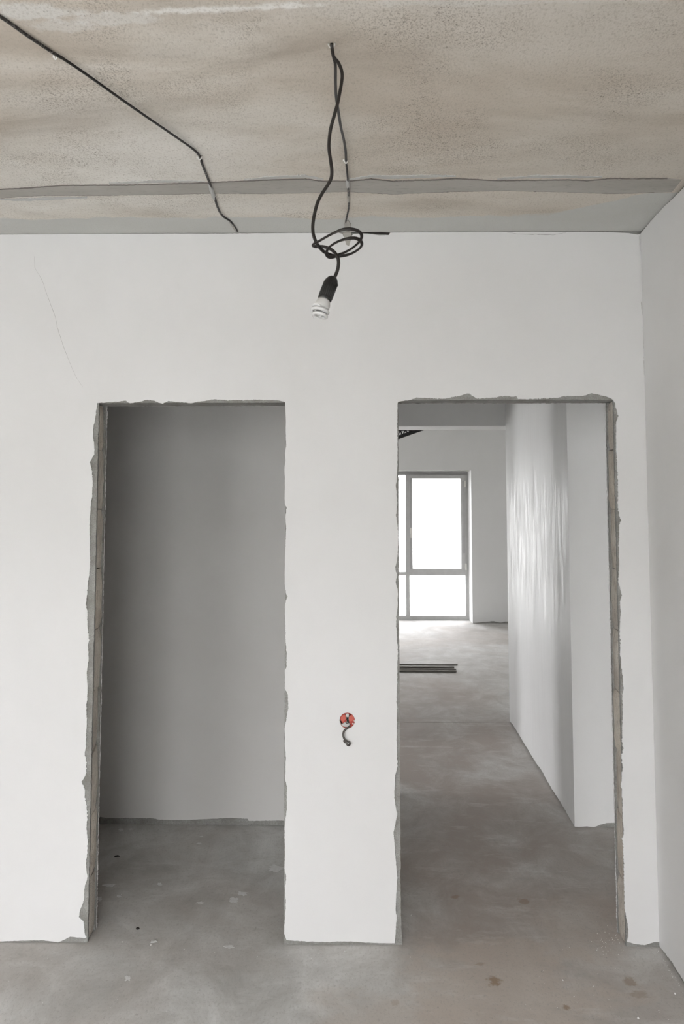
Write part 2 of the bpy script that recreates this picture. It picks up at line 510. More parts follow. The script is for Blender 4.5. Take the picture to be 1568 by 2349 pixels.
def dusty_cable():
    m, nt, b = new_mat('dusty_black_cable'); g = N(nt)
    n = g.noise(130, 4, 0.7); n2 = g.noise(14, 2, 0.5)
    f = g.math('MULTIPLY', g.ramp(n, [(0.52, 0), (0.60, 0.85)]), g.ramp(n2, [(0.4, 0.1), (0.62, 1)]))
    g.link(g.mix(f, (0.022, 0.018, 0.016), (0.36, 0.33, 0.30)), b.inputs['Base Color'])
    b.inputs['Roughness'].default_value = 0.5
    return m
M_DUSTY = dusty_cable()

def glass_material():
    m = bpy.data.materials.new('window_glass'); m.use_nodes = True
    nt = m.node_tree; nt.nodes.clear()
    out = nt.nodes.new('ShaderNodeOutputMaterial'); mx = nt.nodes.new('ShaderNodeMixShader')
    tr = nt.nodes.new('ShaderNodeBsdfTransparent'); gl = nt.nodes.new('ShaderNodeBsdfGlossy')
    fr = nt.nodes.new('ShaderNodeFresnel'); fr.inputs[0].default_value = 1.35
    tr.inputs[0].default_value = (0.955, 0.955, 0.958, 1); gl.inputs['Roughness'].default_value = 0.02
    nt.links.new(fr.outputs[0], mx.inputs[0]); nt.links.new(tr.outputs[0], mx.inputs[1]); nt.links.new(gl.outputs[0], mx.inputs[2])
    nt.links.new(mx.outputs[0], out.inputs[0])
    return m
M_GLASS = glass_material()

# ------------------------------------------------------------------ the setting
XL, WT = -3.40, 0.125                        # left wall face, thickness of the plastered wall
YC = 4.910                                   # face of the wall across the corridor
YH = 7.290                                   # end of the passage
def xr(y): return 1.1955 + 0.026 * (y - D)   # right wall face
def xp(y): return 1.190 + 0.0271 * (y - YC)  # passage wall face

# floors
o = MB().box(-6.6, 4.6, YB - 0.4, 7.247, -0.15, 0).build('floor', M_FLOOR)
tag(o, 'bare grey concrete screed floor with brown stains and painted shade running through the doorways', 'floor', kind='structure')
FLOOR = o
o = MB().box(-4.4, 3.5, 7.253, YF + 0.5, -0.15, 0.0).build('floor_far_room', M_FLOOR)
tag(o, 'pale concrete floor of the far room in front of the tall window', 'floor', kind='structure')
o = MB().box(-3.7, 2.6, 7.20, 7.30, -0.17, -0.012).build('floor_joint', M_CRACK)
tag(o, 'narrow dark joint between the two concrete floor slabs', 'floor', kind='structure')

# ceilings
o = MB().box(-6.6, 4.6, YB - 0.4, 7.30, CEIL, CEIL + 0.2).build('ceiling', M_CEIL)
tag(o, 'raw brownish concrete ceiling slab with grit and mortar runs', 'ceiling', kind='structure')
CEILING = o
o = MB().box(-4.4, 3.5, 7.30, YF + 0.5, 3.35, 3.5).build('ceiling_far_room', M_CEIL)
tag(o, 'ceiling of the far room above the black lattice', 'ceiling', kind='structure')

# mortar band filling the slab joint: raised sheet with broken edges
topA = [(-90, 438), (0, 436), (60, 433), (145, 427), (300, 426), (400, 423), (470, 421), (600, 415), (700, 412), (742, 417), (800, 417), (850, 412), (900, 417),
        (1000, 414), (1045, 411), (1140, 416), (1300, 414), (1345, 416), (1400, 411), (1460, 411), (1530, 411), (1562, 414)]
botA = [(1540, 441), (1500, 442), (1400, 445), (1300, 441), (1160, 438), (1045, 440), (900, 446), (790, 440), (700, 443), (600, 445), (480, 444), (380, 447), (230, 449), (100, 449), (40, 452), (0, 455), (-90, 457)]
ZB = CEIL - 0.004
lp = ragged([on_z(u, v, ZB) for u, v in topA], 0.0035, 0.006, 3, (0, 0, 1)) + ragged([on_z(u, v, ZB) for u, v in botA], 0.0035, 0.006, 4, (0, 0, 1))
lp = [Vector((min(p.x, xr(p.y) - 0.002), p.y, p.z)) for p in lp]
o = MB().prism([lp], Vector((0, 0, 0.006))).build('mortar_band', M_MORTAR, CEILING)
tag(o, 'smooth grey mortar band along the ceiling slab joint')
# lighter broken skim lip along the upper side of the band
for k, (seq, wdt) in enumerate((([(560, 414), (620, 411), (700, 408), (742, 414)], 6), ([(800, 414), (850, 408), (885, 411), (960, 408), (1045, 406)], 7), ([(1140, 413), (1230, 408), (1310, 409), (1380, 408)], 6),
                                ([(250, 423), (340, 420), (470, 418)], 6), ([(0, 457), (60, 456), (130, 453), (200, 452)], -6))):
    a_ = ragged([on_z(u, v, CEIL - 0.0025) for u, v in seq], 0.004, 0.005, 30 + k, (0, 0, 1))
    b_ = ragged([on_z(u, v - wdt * (0.4 + 0.6 * math.sin(math.pi * i / (len(seq) - 1))), CEIL - 0.0025) for i, (u, v) in enumerate(seq)][::-1], 0.006, 0.005, 40 + k, (0, 0, 1))
    o = MB().prism([a_ + b_], Vector((0, 0, 0.004))).build('skim_lip', M_GYPSUM, CEILING)

# broken dark hairlines along both edges of the mortar band
def ceiling_crack(seq, w, sd):
    c = ragged([on_z(u, v, CEIL - 0.0046) for u, v in seq], 0.0035, 0.006, sd, (0, 0, 1))
    c = [Vector((min(p.x, xr(p.y) - 0.004), p.y, p.z)) for p in c]
    m = len(c); vs, fs = [], []
    for i, p in enumerate(c):
        t = (c[min(i + 1, m - 1)] - c[max(i - 1, 0)]).normalized()
        sd_ = t.cross(Vector((0, 0, 1)))
        k = w * max(0.03, 0.35 + 1.5 * noise.noise(Vector((p.x * 7, sd * 2.7, 0.5)))) * 0.5
        vs += [p + sd_ * k, p - sd_ * k, p + sd_ * k + Vector((0, 0, 0.005)), p - sd_ * k + Vector((0, 0, 0.005))]
    for i in range(m - 1):
        a = 4 * i
        fs += [(a, a + 1, a + 5, a + 4), (a, a + 4, a + 6, a + 2), (a + 1, a + 3, a + 7, a + 5)]
    return MB().add(vs, fs).build('crack', M_CRACK, CEILING)
ceiling_crack(topA[:-1], 0.0020, 3)
ceiling_crack(botA[1:], 0.0014, 4)

# ---- the plastered wall with the two openings (masonry core, base render, skim coat)
JL1, JR1, ZL1 = -1.072, -0.2885, 2.168
JL2, JR2, ZL2 = 0.1770, 1.0685, 2.178
BOXC = on_y(796, 1653)
def hole(y, r, n=40):
    return [Vector((BOXC.x + r * math.cos(2 * math.pi * k / n), y, BOXC.z + r * math.sin(2 * math.pi * k / n))) for k in range(n)]
def outline(y, inset, zl, top):
    P = lambda x, z: Vector((x, y, z))
    return [P(XL - 0.1, 0), P(JL1 - inset, 0), P(JL1 - inset, ZL1 + zl), P(JR1 + inset, ZL1 + zl), P(JR1 + inset, 0),
            P(JL2 - inset, 0), P(JL2 - inset, ZL2 + zl), P(JR2 + inset, ZL2 + zl), P(JR2 + inset, 0), P(1.30, 0), P(1.30, top), P(XL - 0.1, top)]
core = outline(D + 0.030, 0.200, 0.12, CEIL)
WALL = MB().prism([core, hole(D + 0.030, 0.032)], Vector((0, 0.080, 0))).build('wall_front', M_RENDER)
tag(WALL, 'white plastered masonry wall with two ragged unfinished door openings', 'wall', kind='structure')
# lintels
for k, (x0, x1, z) in enumerate(((JL1, JR1, ZL1), (JL2, JR2, ZL2))):
    b = MB()
    nx, ny = 28, 4
    x0 -= 0.198; x1 += 0.198
    vs, fs = [], []
    for i in range(nx + 1):
        for j in range(ny + 1):
            x = x0 + (x1 - x0) * i / nx; y = D + 0.021 + 0.099 * j / ny
            vs.append(Vector((x, y, z + 0.003 * noise.noise(Vector((x * 18, y * 40, k))))))
    for i in range(nx):
        for j in range(ny):
            q = i * (ny + 1) + j
            fs.append((q, q + 1, q + ny + 2, q + ny + 1))
    b.add(vs, fs)
    b.box(x0, x1, D + 0.021, D + 0.120, z + 0.006, z + 0.119)
    o = b.build('lintel', M_RENDER, WALL)
# masonry blocks in the four jambs, joints recessed
random.seed(11)
def jamb_block(xface, sgn, z0, z1, sl, k):
    """xface: jamb face; sgn: direction the face looks; body runs 0.19 m into the wall"""
    rr = random.Random(k * 17 + 3)
    y0, y1 = D + 0.021, D + 0.108
    ny, nz = 3, 6
    vs, fs = [], []
    back = xface - sgn * 0.195
    for i in range(ny + 1):
        for j in range(nz + 1):
            y = y0 + (y1 - y0) * i / ny; t = j / nz
            z = z0 + (z1 - z0) * t + sl * (i / ny - 0.5)
            edge = (0.0035 if i in (0, ny) else 0) + (0.0045 if j in (0, nz) else 0)
            vs.append((xface - sgn * (edge + 0.0045 * rr.random() - 0.002), y, z))
    n = len(vs)
    for i in range(ny):
        for j in range(nz):
            q = i * (nz + 1) + j
            fs.append((q, q + 1, q + nz + 2, q + nz + 1))
    vs += [(back, y0, z0), (back, y1, z0), (back, y1, z1), (back, y0, z1)]
    c00, c10, c11, c01 = 0, ny * (nz + 1), ny * (nz + 1) + nz, nz
    fs += [(n, n + 3, n + 2, n + 1), tuple([i * (nz + 1) for i in range(ny + 1)]) + (n + 1, n), tuple([i * (nz + 1) + nz for i in range(ny + 1)]) + (n + 2, n + 3),
           tuple(range(0, nz + 1)) + (n + 3, n), tuple(c10 + j for j in range(nz + 1)) + (n + 2, n + 1)]
    return MB().add(vs, fs)
slopes_l = [0, 0, 0.002, 0.002, 0.006, 0.022, 0.03, 0.004]
for jx, sgn, zl, sd in ((JL1, 1, ZL1, 1), (JR1, -1, ZL1, 2), (JL2, 1, ZL2, 3), (JR2, -1, ZL2, 4)):
    # courses counted upward from the floor, 0.2475 m apart
    jo = random.Random(sd * 5)
    for c in range(9):
        z0 = max(0.002, -0.007 + 0.2475 * c + 0.002); z1 = min(zl - 0.004, -0.007 + 0.2475 * (c + 1) - 0.0018)
        s = (0.024 if c in (1, 2, 3) else 0.004) * (1 if jo.random() > 0.3 else -0.5) if c else 0
        s2 = 0 if c in (0, 8) else s
        o = jamb_block(jx + sgn * jo.uniform(-0.004, 0.003), sgn, z0, z1, s2, sd * 100 + c).build('block', M_BLOCK, WALL)
# base render on both faces, edges a little broken
def render_coat(y, t, sd):
    P = lambda x, z: Vector((x, y, z))
    n = (0, 1, 0)
    flare = 0.006
    lp = []
    seqs = [[P(XL - 0.1, 0), P(JL1, 0)], [P(JL1, 0), P(JL1, ZL1)], [P(JL1, ZL1), P(JR1, ZL1)], [P(JR1, ZL1), P(JR1, 0)], [P(JR1, 0), P(JL2 + flare, 0)],
            [P(JL2 + flare, 0), P(JL2 + 0.001, 0.16), P(JL2, ZL2)], [P(JL2, ZL2), P(JR2, ZL2)], [P(JR2, ZL2), P(JR2, 0)], [P(JR2, 0), P(1.30, 0)]]
    for i, s in enumerate(seqs):
        if i in (0, 4, 8): lp += s[:-1]
        else: lp += ragged(s, 0.0018, 0.006, sd + i, n)[:-1]
    lp += [P(1.30, 0), P(1.30, CEIL), P(XL - 0.1, CEIL)]
    return MB().prism([lp, hole(y, 0.032)], Vector((0, t, 0)))
o = render_coat(D + 0.006, 0.0149, 50).build('base_render', M_RENDER, WALL)
o = render_coat(D + 0.1081, 0.0149, 70).build('base_render', M_RENDER, WALL)

# skim coat, edges as broken in the photograph
floorL = [(0, 2160), (50, 2158), (102, 2157), (133, 2162), (161, 2149), (194, 2152)]
jambL = [(197, 2151), (193.7, 2139), (192, 2114), (181.5, 2105), (183, 2090), (193.7, 2062), (192, 2041), (200, 2016), (196.8, 1983), (200, 1955), (201.4, 1924), (197.4, 1894),
         (200, 1878), (197.4, 1842), (193, 1808), (187, 1794), (196, 1780), (198.3, 1750), (194.3, 1725), (198, 1694), (198.3, 1618), (200.8, 1581), (198.3, 1541), (203, 1511), (200.8, 1480),
         (204.7, 1468), (201, 1450), (200.4, 1404), (197, 1386), (199.6, 1358), (202, 1335), (206.5, 1302), (206, 1263), (205.5, 1192), (209, 1151), (212, 1141), (212, 1105), (211, 1082),
         (205.5, 1060), (216, 1043), (216, 1023), (213, 1003), (215, 977), (220, 949), (222.6, 926)]
lintL = [(223, 924), (270, 921), (288, 919), (298, 925), (323.6, 921), (337.6, 916.5), (354, 919.6), (372, 926), (385, 920), (410, 922), (436, 925), (459, 921), (490, 916), (520, 918), (600, 917), (637, 918)]
pierL = [(653.7, 922), (655, 957), (656, 1025), (652.4, 1038), (654.4, 1056), (651.5, 1074), (653, 1100), (652.6, 1156), (656.7, 1163), (654, 1186), (656, 1209), (655, 1240), (652.8, 1278), (653, 1300),
         (652.8, 1340), (655, 1360), (660, 1368), (656, 1379), (652.8, 1391), (654, 1429), (655, 1478), (657.6, 1503), (657, 1528), (653.4, 1538), (653, 1580), (660, 1593), (661, 1625), (658, 1642), (652.8, 1667),
         (653.5, 1719), (655.6, 1739), (653.5, 1787), (657.6, 1803), (657.6, 1852), (652.5, 1900), (653.5, 1949), (652.5, 1997), (656.6, 2010), (653.4, 2046), (655.6, 2078), (651.5, 2127), (652, 2143)]
pierB = [(656.6, 2157), (684, 2159), (755, 2161.5), (770, 2159.5), (807, 2160), (839, 2162.5), (904.7, 2164)]
pierR = [(906.6, 2143), (909, 2104), (907, 2088), (910.5, 2014), (905.6, 1949), (902.4, 1910), (910.5, 1868), (904, 1829), (905.6, 1781), (911.5, 1758), (909, 1706), (910, 1641), (909, 1587), (910.5, 1561), (911.5, 1480),
         (909, 1455), (908, 1416.5), (911.7, 1391), (911.4, 1352.7), (906.6, 1334.8), (910.4, 1322), (906.6, 1301.6), (911, 1278.6), (912.5, 1248), (912, 1212), (908, 1181.5), (910.4, 1151), (907.9, 1117.6), (911, 1071),
         (911.4, 1033), (910.4, 946), (911.4, 924)]
lintR = [(914, 921), (939, 917.5), (953.6, 912), (1018, 914.6), (1043, 910), (1075, 903), (1093, 914.6), (1121, 913), (1150, 909), (1184, 908.6), (1187.5, 915.7), (1221, 915), (1271, 913), (1300, 908), (1335.7, 908.6), (1357, 902), (1389, 908.6)]
jambR = [(1403, 914), (1410, 923), (1417, 954), (1412.6, 969), (1412.6, 1008), (1414, 1059), (1417, 1110), (1416, 1158.5), (1423.6, 1195.6), (1420, 1202), (1420, 1224), (1419, 1276), (1420, 1302), (1417.7, 1335), (1426.7, 1365.6),
         (1421.6, 1381), (1424, 1404), (1420, 1442), (1421.6, 1478), (1422, 1502), (1426, 1539), (1430, 1578), (1426, 1595), (1427.7, 1635), (1426, 1687), (1428.4, 1717), (1424.5, 1735), (1428, 1757), (1426, 1791), (1423, 1805), (1427, 1813),
         (1425, 1828), (1428, 1842.5), (1427.7, 1879.5), (1431, 1913), (1427, 1924), (1429.5, 1946), (1430.7, 2016), (1433, 2090), (1440.6, 2127), (1440.6, 2149.6)]
floorR = [(1437, 2160), (1453.6, 2165), (1477.6, 2168), (1500, 2161)]
YS = D
vz = lambda u, v: on_y(u, v, YS)
n = (0, 1, 0)
lp = [Vector((XL - 0.05, YS, vz(0, 2160).z))]
lp += ragged([vz(*p) for p in floorL], 0.0015, 0.005, 1, n)[:-1]
lp += ragged([vz(*p) for p in [floorL[-1]] + jambL], 0.0035, 0.0019, 2, n, 0.0)
lp += ragged([vz(*p) for p in lintL], 0.0032, 0.0019, 3, n)
lp += ragged([vz(*p) for p in pierL], 0.0022, 0.0019, 4, n)
lp += ragged([vz(*p) for p in pierB], 0.0012, 0.006, 5, n)
lp += ragged([vz(*p) for p in pierR], 0.0022, 0.0019, 6, n)
lp += ragged([vz(*p) for p in lintR], 0.0035, 0.0019, 7, n)
lp += ragged([vz(*p) for p in jambR], 0.0032, 0.0019, 8, n)
lp += ragged([vz(*p) for p in floorR], 0.0015, 0.006, 9, n)
lp += [Vector((1.2005, YS, vz(1500, 2161).z)), Vector((1.2005, YS, CEIL - 0.010))]
topS = [(1462, 9), (1440, 5), (1400, 3), (1330, 2), (1252, 1.2), (1200, 1), (1100, 1), (1000, 1.2), (930, 1), (895, 1), (891, 7), (870, 7.5), (845, 4), (828, 3), (812, 4), (806, 8), (803, 22), (800, 33), (794, 30), (789, 13), (785, 4), (776, 1.2),
        (700, 1), (600, 1.2), (500, 1.5), (400, 1), (300, 1.2), (150, 1), (0, 1.2)]          # pixel column, gap below the ceiling in pixels
lp += ragged([Vector((vz(u, 533).x, YS, CEIL - g_ * D / F)) for u, g_ in topS], 0.0008, 0.006, 12, n)
lp += [Vector((XL - 0.05, YS, CEIL - 0.002))]
lp = [Vector((p.x, p.y, min(p.z, CEIL - 0.0008))) for p in lp]
SKIM = MB().prism([lp, hole(YS, 0.031)], Vector((0, 0.0058, 0))).build('skim_coat', M_PLASTER, WALL)
tag(SKIM, 'white skim coat with broken edges')
_o = outline(D + 0.1232, -0.001, 0.0, CEIL - 0.002)
_lp = []
for i_ in range(len(_o)):
    _a, _b = _o[i_], _o[(i_ + 1) % len(_o)]
    _lp += ragged([_a, _b], 0.0035, 0.003, 60 + i_, n)[:-1] if i_ in (1, 3, 5, 7) else [_a]
o = MB().prism([_lp], Vector((0, 0.006, 0))).build('skim_coat', M_PLASTER, WALL)

# hairline cracks: narrow slits drawn as slivers on the skim coat
def crack(pts, w, mat, parent, proud=0.0004, sd=0, name='crack'):
    c = ragged([vz(*p) for p in pts], 0.0016, 0.008, sd, n)
    b = MB()
    up = [p + Vector((0, -proud, 0)) for p in c]
    m = len(up)
    vs = []
    for i, p in enumerate(up):
        t = (up[min(i + 1, m - 1)] - up[max(i - 1, 0)]).normalized()
        s = t.cross(Vector((0, 1, 0)))
        ww = w * (0.35 + 0.65 * math.sin(math.pi * (i + 0.5) / m)) * 0.5 * (0.8 + 0.5 * noise.noise(p * 60))
        vs += [p + s * ww, p - s * ww, p + s * ww + Vector((0, proud, 0)), p - s * ww + Vector((0, proud, 0))]
    fs = []
    for i in range(m - 1):
        a = 4 * i
        fs += [(a, a + 1, a + 5, a + 4), (a, a + 4, a + 6, a + 2), (a + 1, a + 3, a + 7, a + 5)]
    return b.add(vs, fs).build(name, mat, parent)
crack([(78, 588), (80, 615), (92, 634), (100, 651), (108, 677), (119, 706), (127, 728), (132, 752), (139, 776), (149, 804), (156, 822), (166, 846), (175, 866), (190, 888)], 0.0008, M_CRACK, WALL, sd=81)
crack([(1470, 692), (1472, 722)], 0.0020, M_CRACK, WALL, sd=82)
crack([(1466, 542), (1467, 575)], 0.0012, M_CRACK, WALL, sd=84)
crack([(1475, 778), (1476, 820), (1477, 860)], 0.0010, M_CRACK, WALL, sd=83)
crack([(1160, 532.5), (1185, 537), (1230, 538), (1270, 539), (1298, 534)], 0.0012, M_CRACK, WALL, sd=85)
# dark torn crevice beside the cable entry
b = MB()
cre = [vz(*p) for p in ((800, 527), (835, 529.5), (870, 532.5), (893, 534), (892, 537.5), (880, 537), (850, 534.5), (820, 533), (803, 533))]
b.prism([[Vector((p.x, YS - 0.0005, min(p.z, CEIL - 0.001))) for p in ragged(cre + [cre[0]], 0.001, 0.006, 91, n)[:-1]]], Vector((0, 0.0062, 0)))
b.build('crevice', M_CRACK_D, WALL)

# ---- right wall of the room
WR = MB()
P = [Vector((xr(y), y, z)) for y, z in ((YB - 0.3, 0), (D + 0.02, 0), (D + 0.02, CEIL), (YB - 0.3, CEIL))]
WR.prism([[p + Vector((0.006, 0, 0)) for p in P]], Vector((0.25, 0, 0)))
WR = WR.build('wall_right', M_RENDER)
tag(WR, 'white plastered side wall on the right with a bare strip at the floor', 'wall', kind='structure')
nr = (1, 0, 0)
bot = ragged([Vector((xr(y), y, z)) for y, z in ((YB - 0.2, 0.018), (1.5, 0.016), (2.8, 0.02), (3.2, 0.014), (3.45, 0.02), (3.597, 0.006))], 0.004, 0.006, 14, nr)
top = ragged([Vector((xr(y), y, z)) for y, z in ((3.597, CEIL - 0.012), (3.50, CEIL - 0.006), (3.3, CEIL - 0.003), (3.12, CEIL - 0.012), (3.0, CEIL - 0.003), (YB - 0.2, CEIL - 0.003))], 0.003, 0.006, 15, nr)
lp = [Vector((xr(p.y), p.y, max(0.002, min(p.z, CEIL - 0.001)))) for p in bot + top]
o = MB().prism([lp], Vector((0.0058, 0, 0))).build('skim_coat', M_PLASTER, WR)

# ---- unseen left wall and window wall of this room
o = MB().box(XL - 0.2, XL, YB - 0.3, D + 0.05, 0, CEIL).build('wall_left', M_PLASTER)
tag(o, 'white plastered wall outside the left edge of the picture', 'wall', kind='structure')
b = MB()
b.box(XL - 0.2, W6[0], YB - 0.3, YB, 0, CEIL).box(W6[1], W1[0], YB - 0.3, YB, 0, CEIL).box(W6[0], W6[1], YB - 0.3, YB, 0, W6[2]).box(W6[0], W6[1], YB - 0.3, YB, W6[3], CEIL).box(W1[1], 1.4, YB - 0.3, YB, 0, CEIL)
b.box(W1[0], W1[1], YB - 0.3, YB, 0, W1[2]).box(W1[0], W1[1], YB - 0.3, YB, W1[3], CEIL)
b.box(1.4, W5[0], YB - 0.3, YB, 0, CEIL).box(W5[1], 4.4, YB - 0.3, YB, 0, CEIL).box(W5[0], W5[1], YB - 0.3, YB, 0, W5[2]).box(W5[0], W5[1], YB - 0.3, YB, W5[3], CEIL)
o = b.build('wall_back', M_PLASTER)
tag(o, 'white wall with the daylight window behind the viewer', 'wall', kind='structure')

# ---- corridor, passage, side room and far room shells
def skim_panel(pts, off, mat, parent, name='skim_coat'):
    return MB().prism([pts], Vector(off)).build(name, mat, parent)

# wall across the corridor, left of the passage
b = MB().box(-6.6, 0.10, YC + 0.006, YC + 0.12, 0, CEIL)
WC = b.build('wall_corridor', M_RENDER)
tag(WC, 'plaster wall greyed to deepen its shade, seen through the left opening', 'wall', kind='structure')
edge = [(190, 1873), (228, 1873), (245, 1877), (290, 1876), (352, 1877), (362, 1880), (420, 1881), (530, 1876), (568, 1878), (570, 1883), (650, 1882), (700, 1882)]
e3 = ragged([on_y(u, v, YC) for u, v in edge], 0.0022, 0.006, 20, n)
lp = [Vector((-3.3, YC, e3[0].z))] + e3 + [Vector((0.10, YC, e3[-1].z)), Vector((0.10, YC, CEIL - 0.002)), Vector((-3.3, YC, CEIL - 0.002))]
skim_panel(lp, (0, 0.0058, 0), M_PLASTER_SHADED, WC)
# wall right of the passage: solid pier with its face to the corridor and its long face along the passage
b = MB()
b.prism([[Vector((1.196, YC + 0.006, 0)), Vector((4.4, YC + 0.006, 0)), Vector((4.4, YH, 0)), Vector((xp(YH) + 0.006, YH, 0))]], Vector((0, 0, CEIL)))
WP = b.build('wall_passage', M_RENDER)
tag(WP, 'white plaster wall lining the passage, with a soft band of side light', 'wall', kind='structure')
edge = [(1317, 1897), (1330, 1897.5), (1345, 1896), (1362, 1897.5), (1375, 1892), (1390, 1888), (1410, 1887), (1430, 1890)]
e3 = ragged([on_y(u, v, YC) for u, v in edge], 0.0016, 0.006, 22, n)
e3[0] = Vector((1.190, YC, 0.003))
lp = e3 + [Vector((4.2, YC, 0.01)), Vector((4.2, YC, CEIL - 0.002)), Vector((1.190, YC, CEIL - 0.002))]
skim_panel([Vector((p.x, p.y, max(p.z, 0.001))) for p in lp], (0, 0.0058, 0), M_PLASTER_FAR, WP)
e3 = ragged([Vector((xp(y), y, z)) for y, z in ((YC + 0.006, 0.003), (5.3, 0.012), (5.6, 0.008), (5.9, 0.022), (6.1, 0.010), (6.6, 0.014), (7.1, 0.02), (YH, 0.004))], 0.005, 0.008, 24, nr)
lp = [Vector((xp(p.y), p.y, max(p.z, 0.001))) for p in e3] + [Vector((xp(YH), YH, CEIL - 0.002)), Vector((xp(YC + .006), YC + 0.006, CEIL - 0.002))]
skim_panel(lp, (0.0058, 0, 0), M_PLASTER_FAR, WP)
# corridor ends
o = MB().box(-3.5, -3.3, D + 0.02, YC + 0.1, 0, CEIL).build('wall_corridor_left', M_PLASTER)
tag(o, 'white end wall of the corridor hidden behind the left opening', 'wall', kind='structure')
o = MB().box(4.2, 4.4, YB - 0.3, YC + 0.1, 0, CEIL).build('wall_corridor_right', M_PLASTER)
tag(o, 'white end wall of the corridor and next room, hidden behind the right opening', 'wall', kind='structure')
b = MB().box(1.31, 1.55, D + 0.005, D + 0.125, 0, CEIL).box(2.45, 4.2, D + 0.005, D + 0.125, 0, CEIL).box(1.55, 2.45, D + 0.005, D + 0.125, 2.17, CEIL)
o = b.build('wall_corridor_front', M_PLASTER)
tag(o, 'white corridor wall hidden behind the right-hand jamb', 'wall', kind='structure')
# passage left wall with a tall side opening that lets light across
SO = (5.50, 6.66)
b = MB()
b.box(-0.02, 0.10, YC + 0.12, SO[0], 0, CEIL).box(-0.02, 0.10, SO[1], YH, 0, CEIL)
o = b.build('wall_passage_left', M_PLASTER)
tag(o, 'white passage wall hidden behind the pier between the openings', 'wall', kind='structure')
# side room
b = MB()
b.box(XS, -0.02, YC - 0.0 + 0.1201, YC + 0.13, 0, CEIL)
b.box(XS - 0.3, XS, YC + 0.12, W3[0], 0, CEIL).box(XS - 0.3, XS, W3[1], YH + 0.05, 0, CEIL)
b.box(XS - 0.3, XS, W3[0], W3[1], 0, W3[2]).box(XS - 0.3, XS, W3[0], W3[1], W3[3], CEIL)
o = b.build('wall_side_room', M_PLASTER)
tag(o, 'white walls of the side room that lights the passage', 'wall', kind='structure')
# cross wall with header at the end of the passage
ZH = on_y(1040, 978, YH).z
b = MB()
b.box(-6.6, -0.45, YH, YH + 0.35, 0, 3.4).box(1.33, 3.5, YH + 0.001, YH + 0.35, 0, 3.4)
o = b.build('wall_far_room_front', M_PLASTER_FAR)
tag(o, 'white cross wall at the end of the passage', 'wall', kind='structure')
b = MB().box(-0.45, 1.33, YH, YH + 0.35, ZH, 3.4)
o = b.build('beam_passage', M_PLASTER, bevel=0.006)
tag(o, 'shaded plaster header beam across the end of the passage', 'beam', kind='structure')
# passage end pieces between passage left wall and cross wall opening
o = MB().box(-0.45, 0.10, YH - 0.05, YH, 0, CEIL).build('wall_passage_end', M_PLASTER)
tag(o, 'white return wall at the hidden end of the passage', 'wall', kind='structure')
# far room walls
b = MB()
TH = 0.56
b.box(-4.4, W2[0], YF + 0.006, YF + TH, 0, 3.4)
# right of the window, face with a broken foot
b.box(W2[1], 3.5, YF + 0.006, YF + TH, 0, 3.4)
b.box(W2[0], W2[1], YF + 0.006, YF + TH, W2[3], 3.4)
WF = b.build('wall_far', M_RENDER)
tag(WF, 'pale grey end wall of the far room around the tall window', 'wall', kind='structure')
e3 = ragged([Vector((x, YF, z)) for x, z in ((W2[1], 0.004), (1.95, 0.02), (2.1, 0.035), (2.2, 0.012), (2.32, 0.03), (2.5, 0.02), (3.2, 0.02))], 0.004, 0.01, 26, n)
lp = [Vector((p.x, YF, max(p.z, 0.001))) for p in e3] + [Vector((3.2, YF, 3.34)), Vector((-4.1, YF, 3.34)), Vector((-4.1, YF, 0.01)), Vector((W2[0], YF, 0.01)), Vector((W2[0], YF, W2[3])), Vector((W2[1], YF, W2[3]))]
skim_panel(lp, (0, 0.0058, 0), M_PLASTER_FAR, WF)
b = MB().box(W2[1] - 0.004, W2[1] + 0.002, YF, YF + 0.42, 0.0, W2[3])
b.build('reveal', M_PLASTER, WF)
o = MB().box(3.2, 3.5, YH + 0.35, YF + 0.05, 0, 3.4).build('wall_far_room_right', M_PLASTER_FAR)
tag(o, 'white right wall of the far room hidden by the passage wall', 'wall', kind='structure')
b = MB().box(-4.4, XW, YH + 0.35, W4[0], 0, 3.4).box(-4.4, XW, W4[1], YF + 0.05, 0, 3.4).box(-4.4, XW, W4[0], W4[1], 0, W4[2]).box(-4.4, XW, W4[0], W4[1], W4[3], 3.4)
o = b.build('wall_far_room_left', M_PLASTER_FAR)
tag(o, 'white left wall of the far room hidden by the pier', 'wall', kind='structure')

o = MB().box(-3.0, 3.5, YF + TH, YF + TH + 1.3, 2.50, 2.70).build('added_overhang', M_FACADE)  # unseen slab added to cut the skylight through the far window
tag(o, 'balcony slab added unseen over the far window to cut skylight', 'overhang', kind='structure')

# ------------------------------------------------------------------ windows
YW = YF + 0.42                                # inner plane of the far window frame
def wx(u, v=1250): return on_y(u, v, YW).x
def wz(v, u=1000): return on_y(u, v, YW).z
WIN = thing('window_1', ((W2[0] + W2[1]) / 2, YW, 0), 'tall dusty white framed window glowing in the far room', 'window')
WIN['kind'] = 'structure'
x_r = W2[1]
x_m0, x_m1 = wx(930), wx(939)                 # mullion
z_t = W2[3]
zt0, zt1 = wz(1320), wz(1312)
fr = 0.055
YW1 = YW + 0.07
MB().box(W2[0], x_r, YW, YW1, z_t - fr, z_t).build('frame_head', M_TAPE, WIN)
MB().box(W2[0], x_r, YW, YW1, 0.0, 0.065).build('frame_sill', M_WINDOW, WIN)
MB().box(x_r - fr, x_r, YW, YW1, 0.065, z_t - fr).build('frame_jamb', M_WINDOW, WIN)
MB().box(W2[0], W2[0] + fr, YW, YW1, 0.065, z_t - fr).build('frame_jamb', M_WINDOW, WIN)
pw = x_r - fr - x_m1
mulls = [(x_m0, x_m1)]
x = x_m0
while x - pw - 0.06 > W2[0] + 0.3:
    mulls.append((x - pw - 0.06, x - pw)); x = x - pw - 0.06
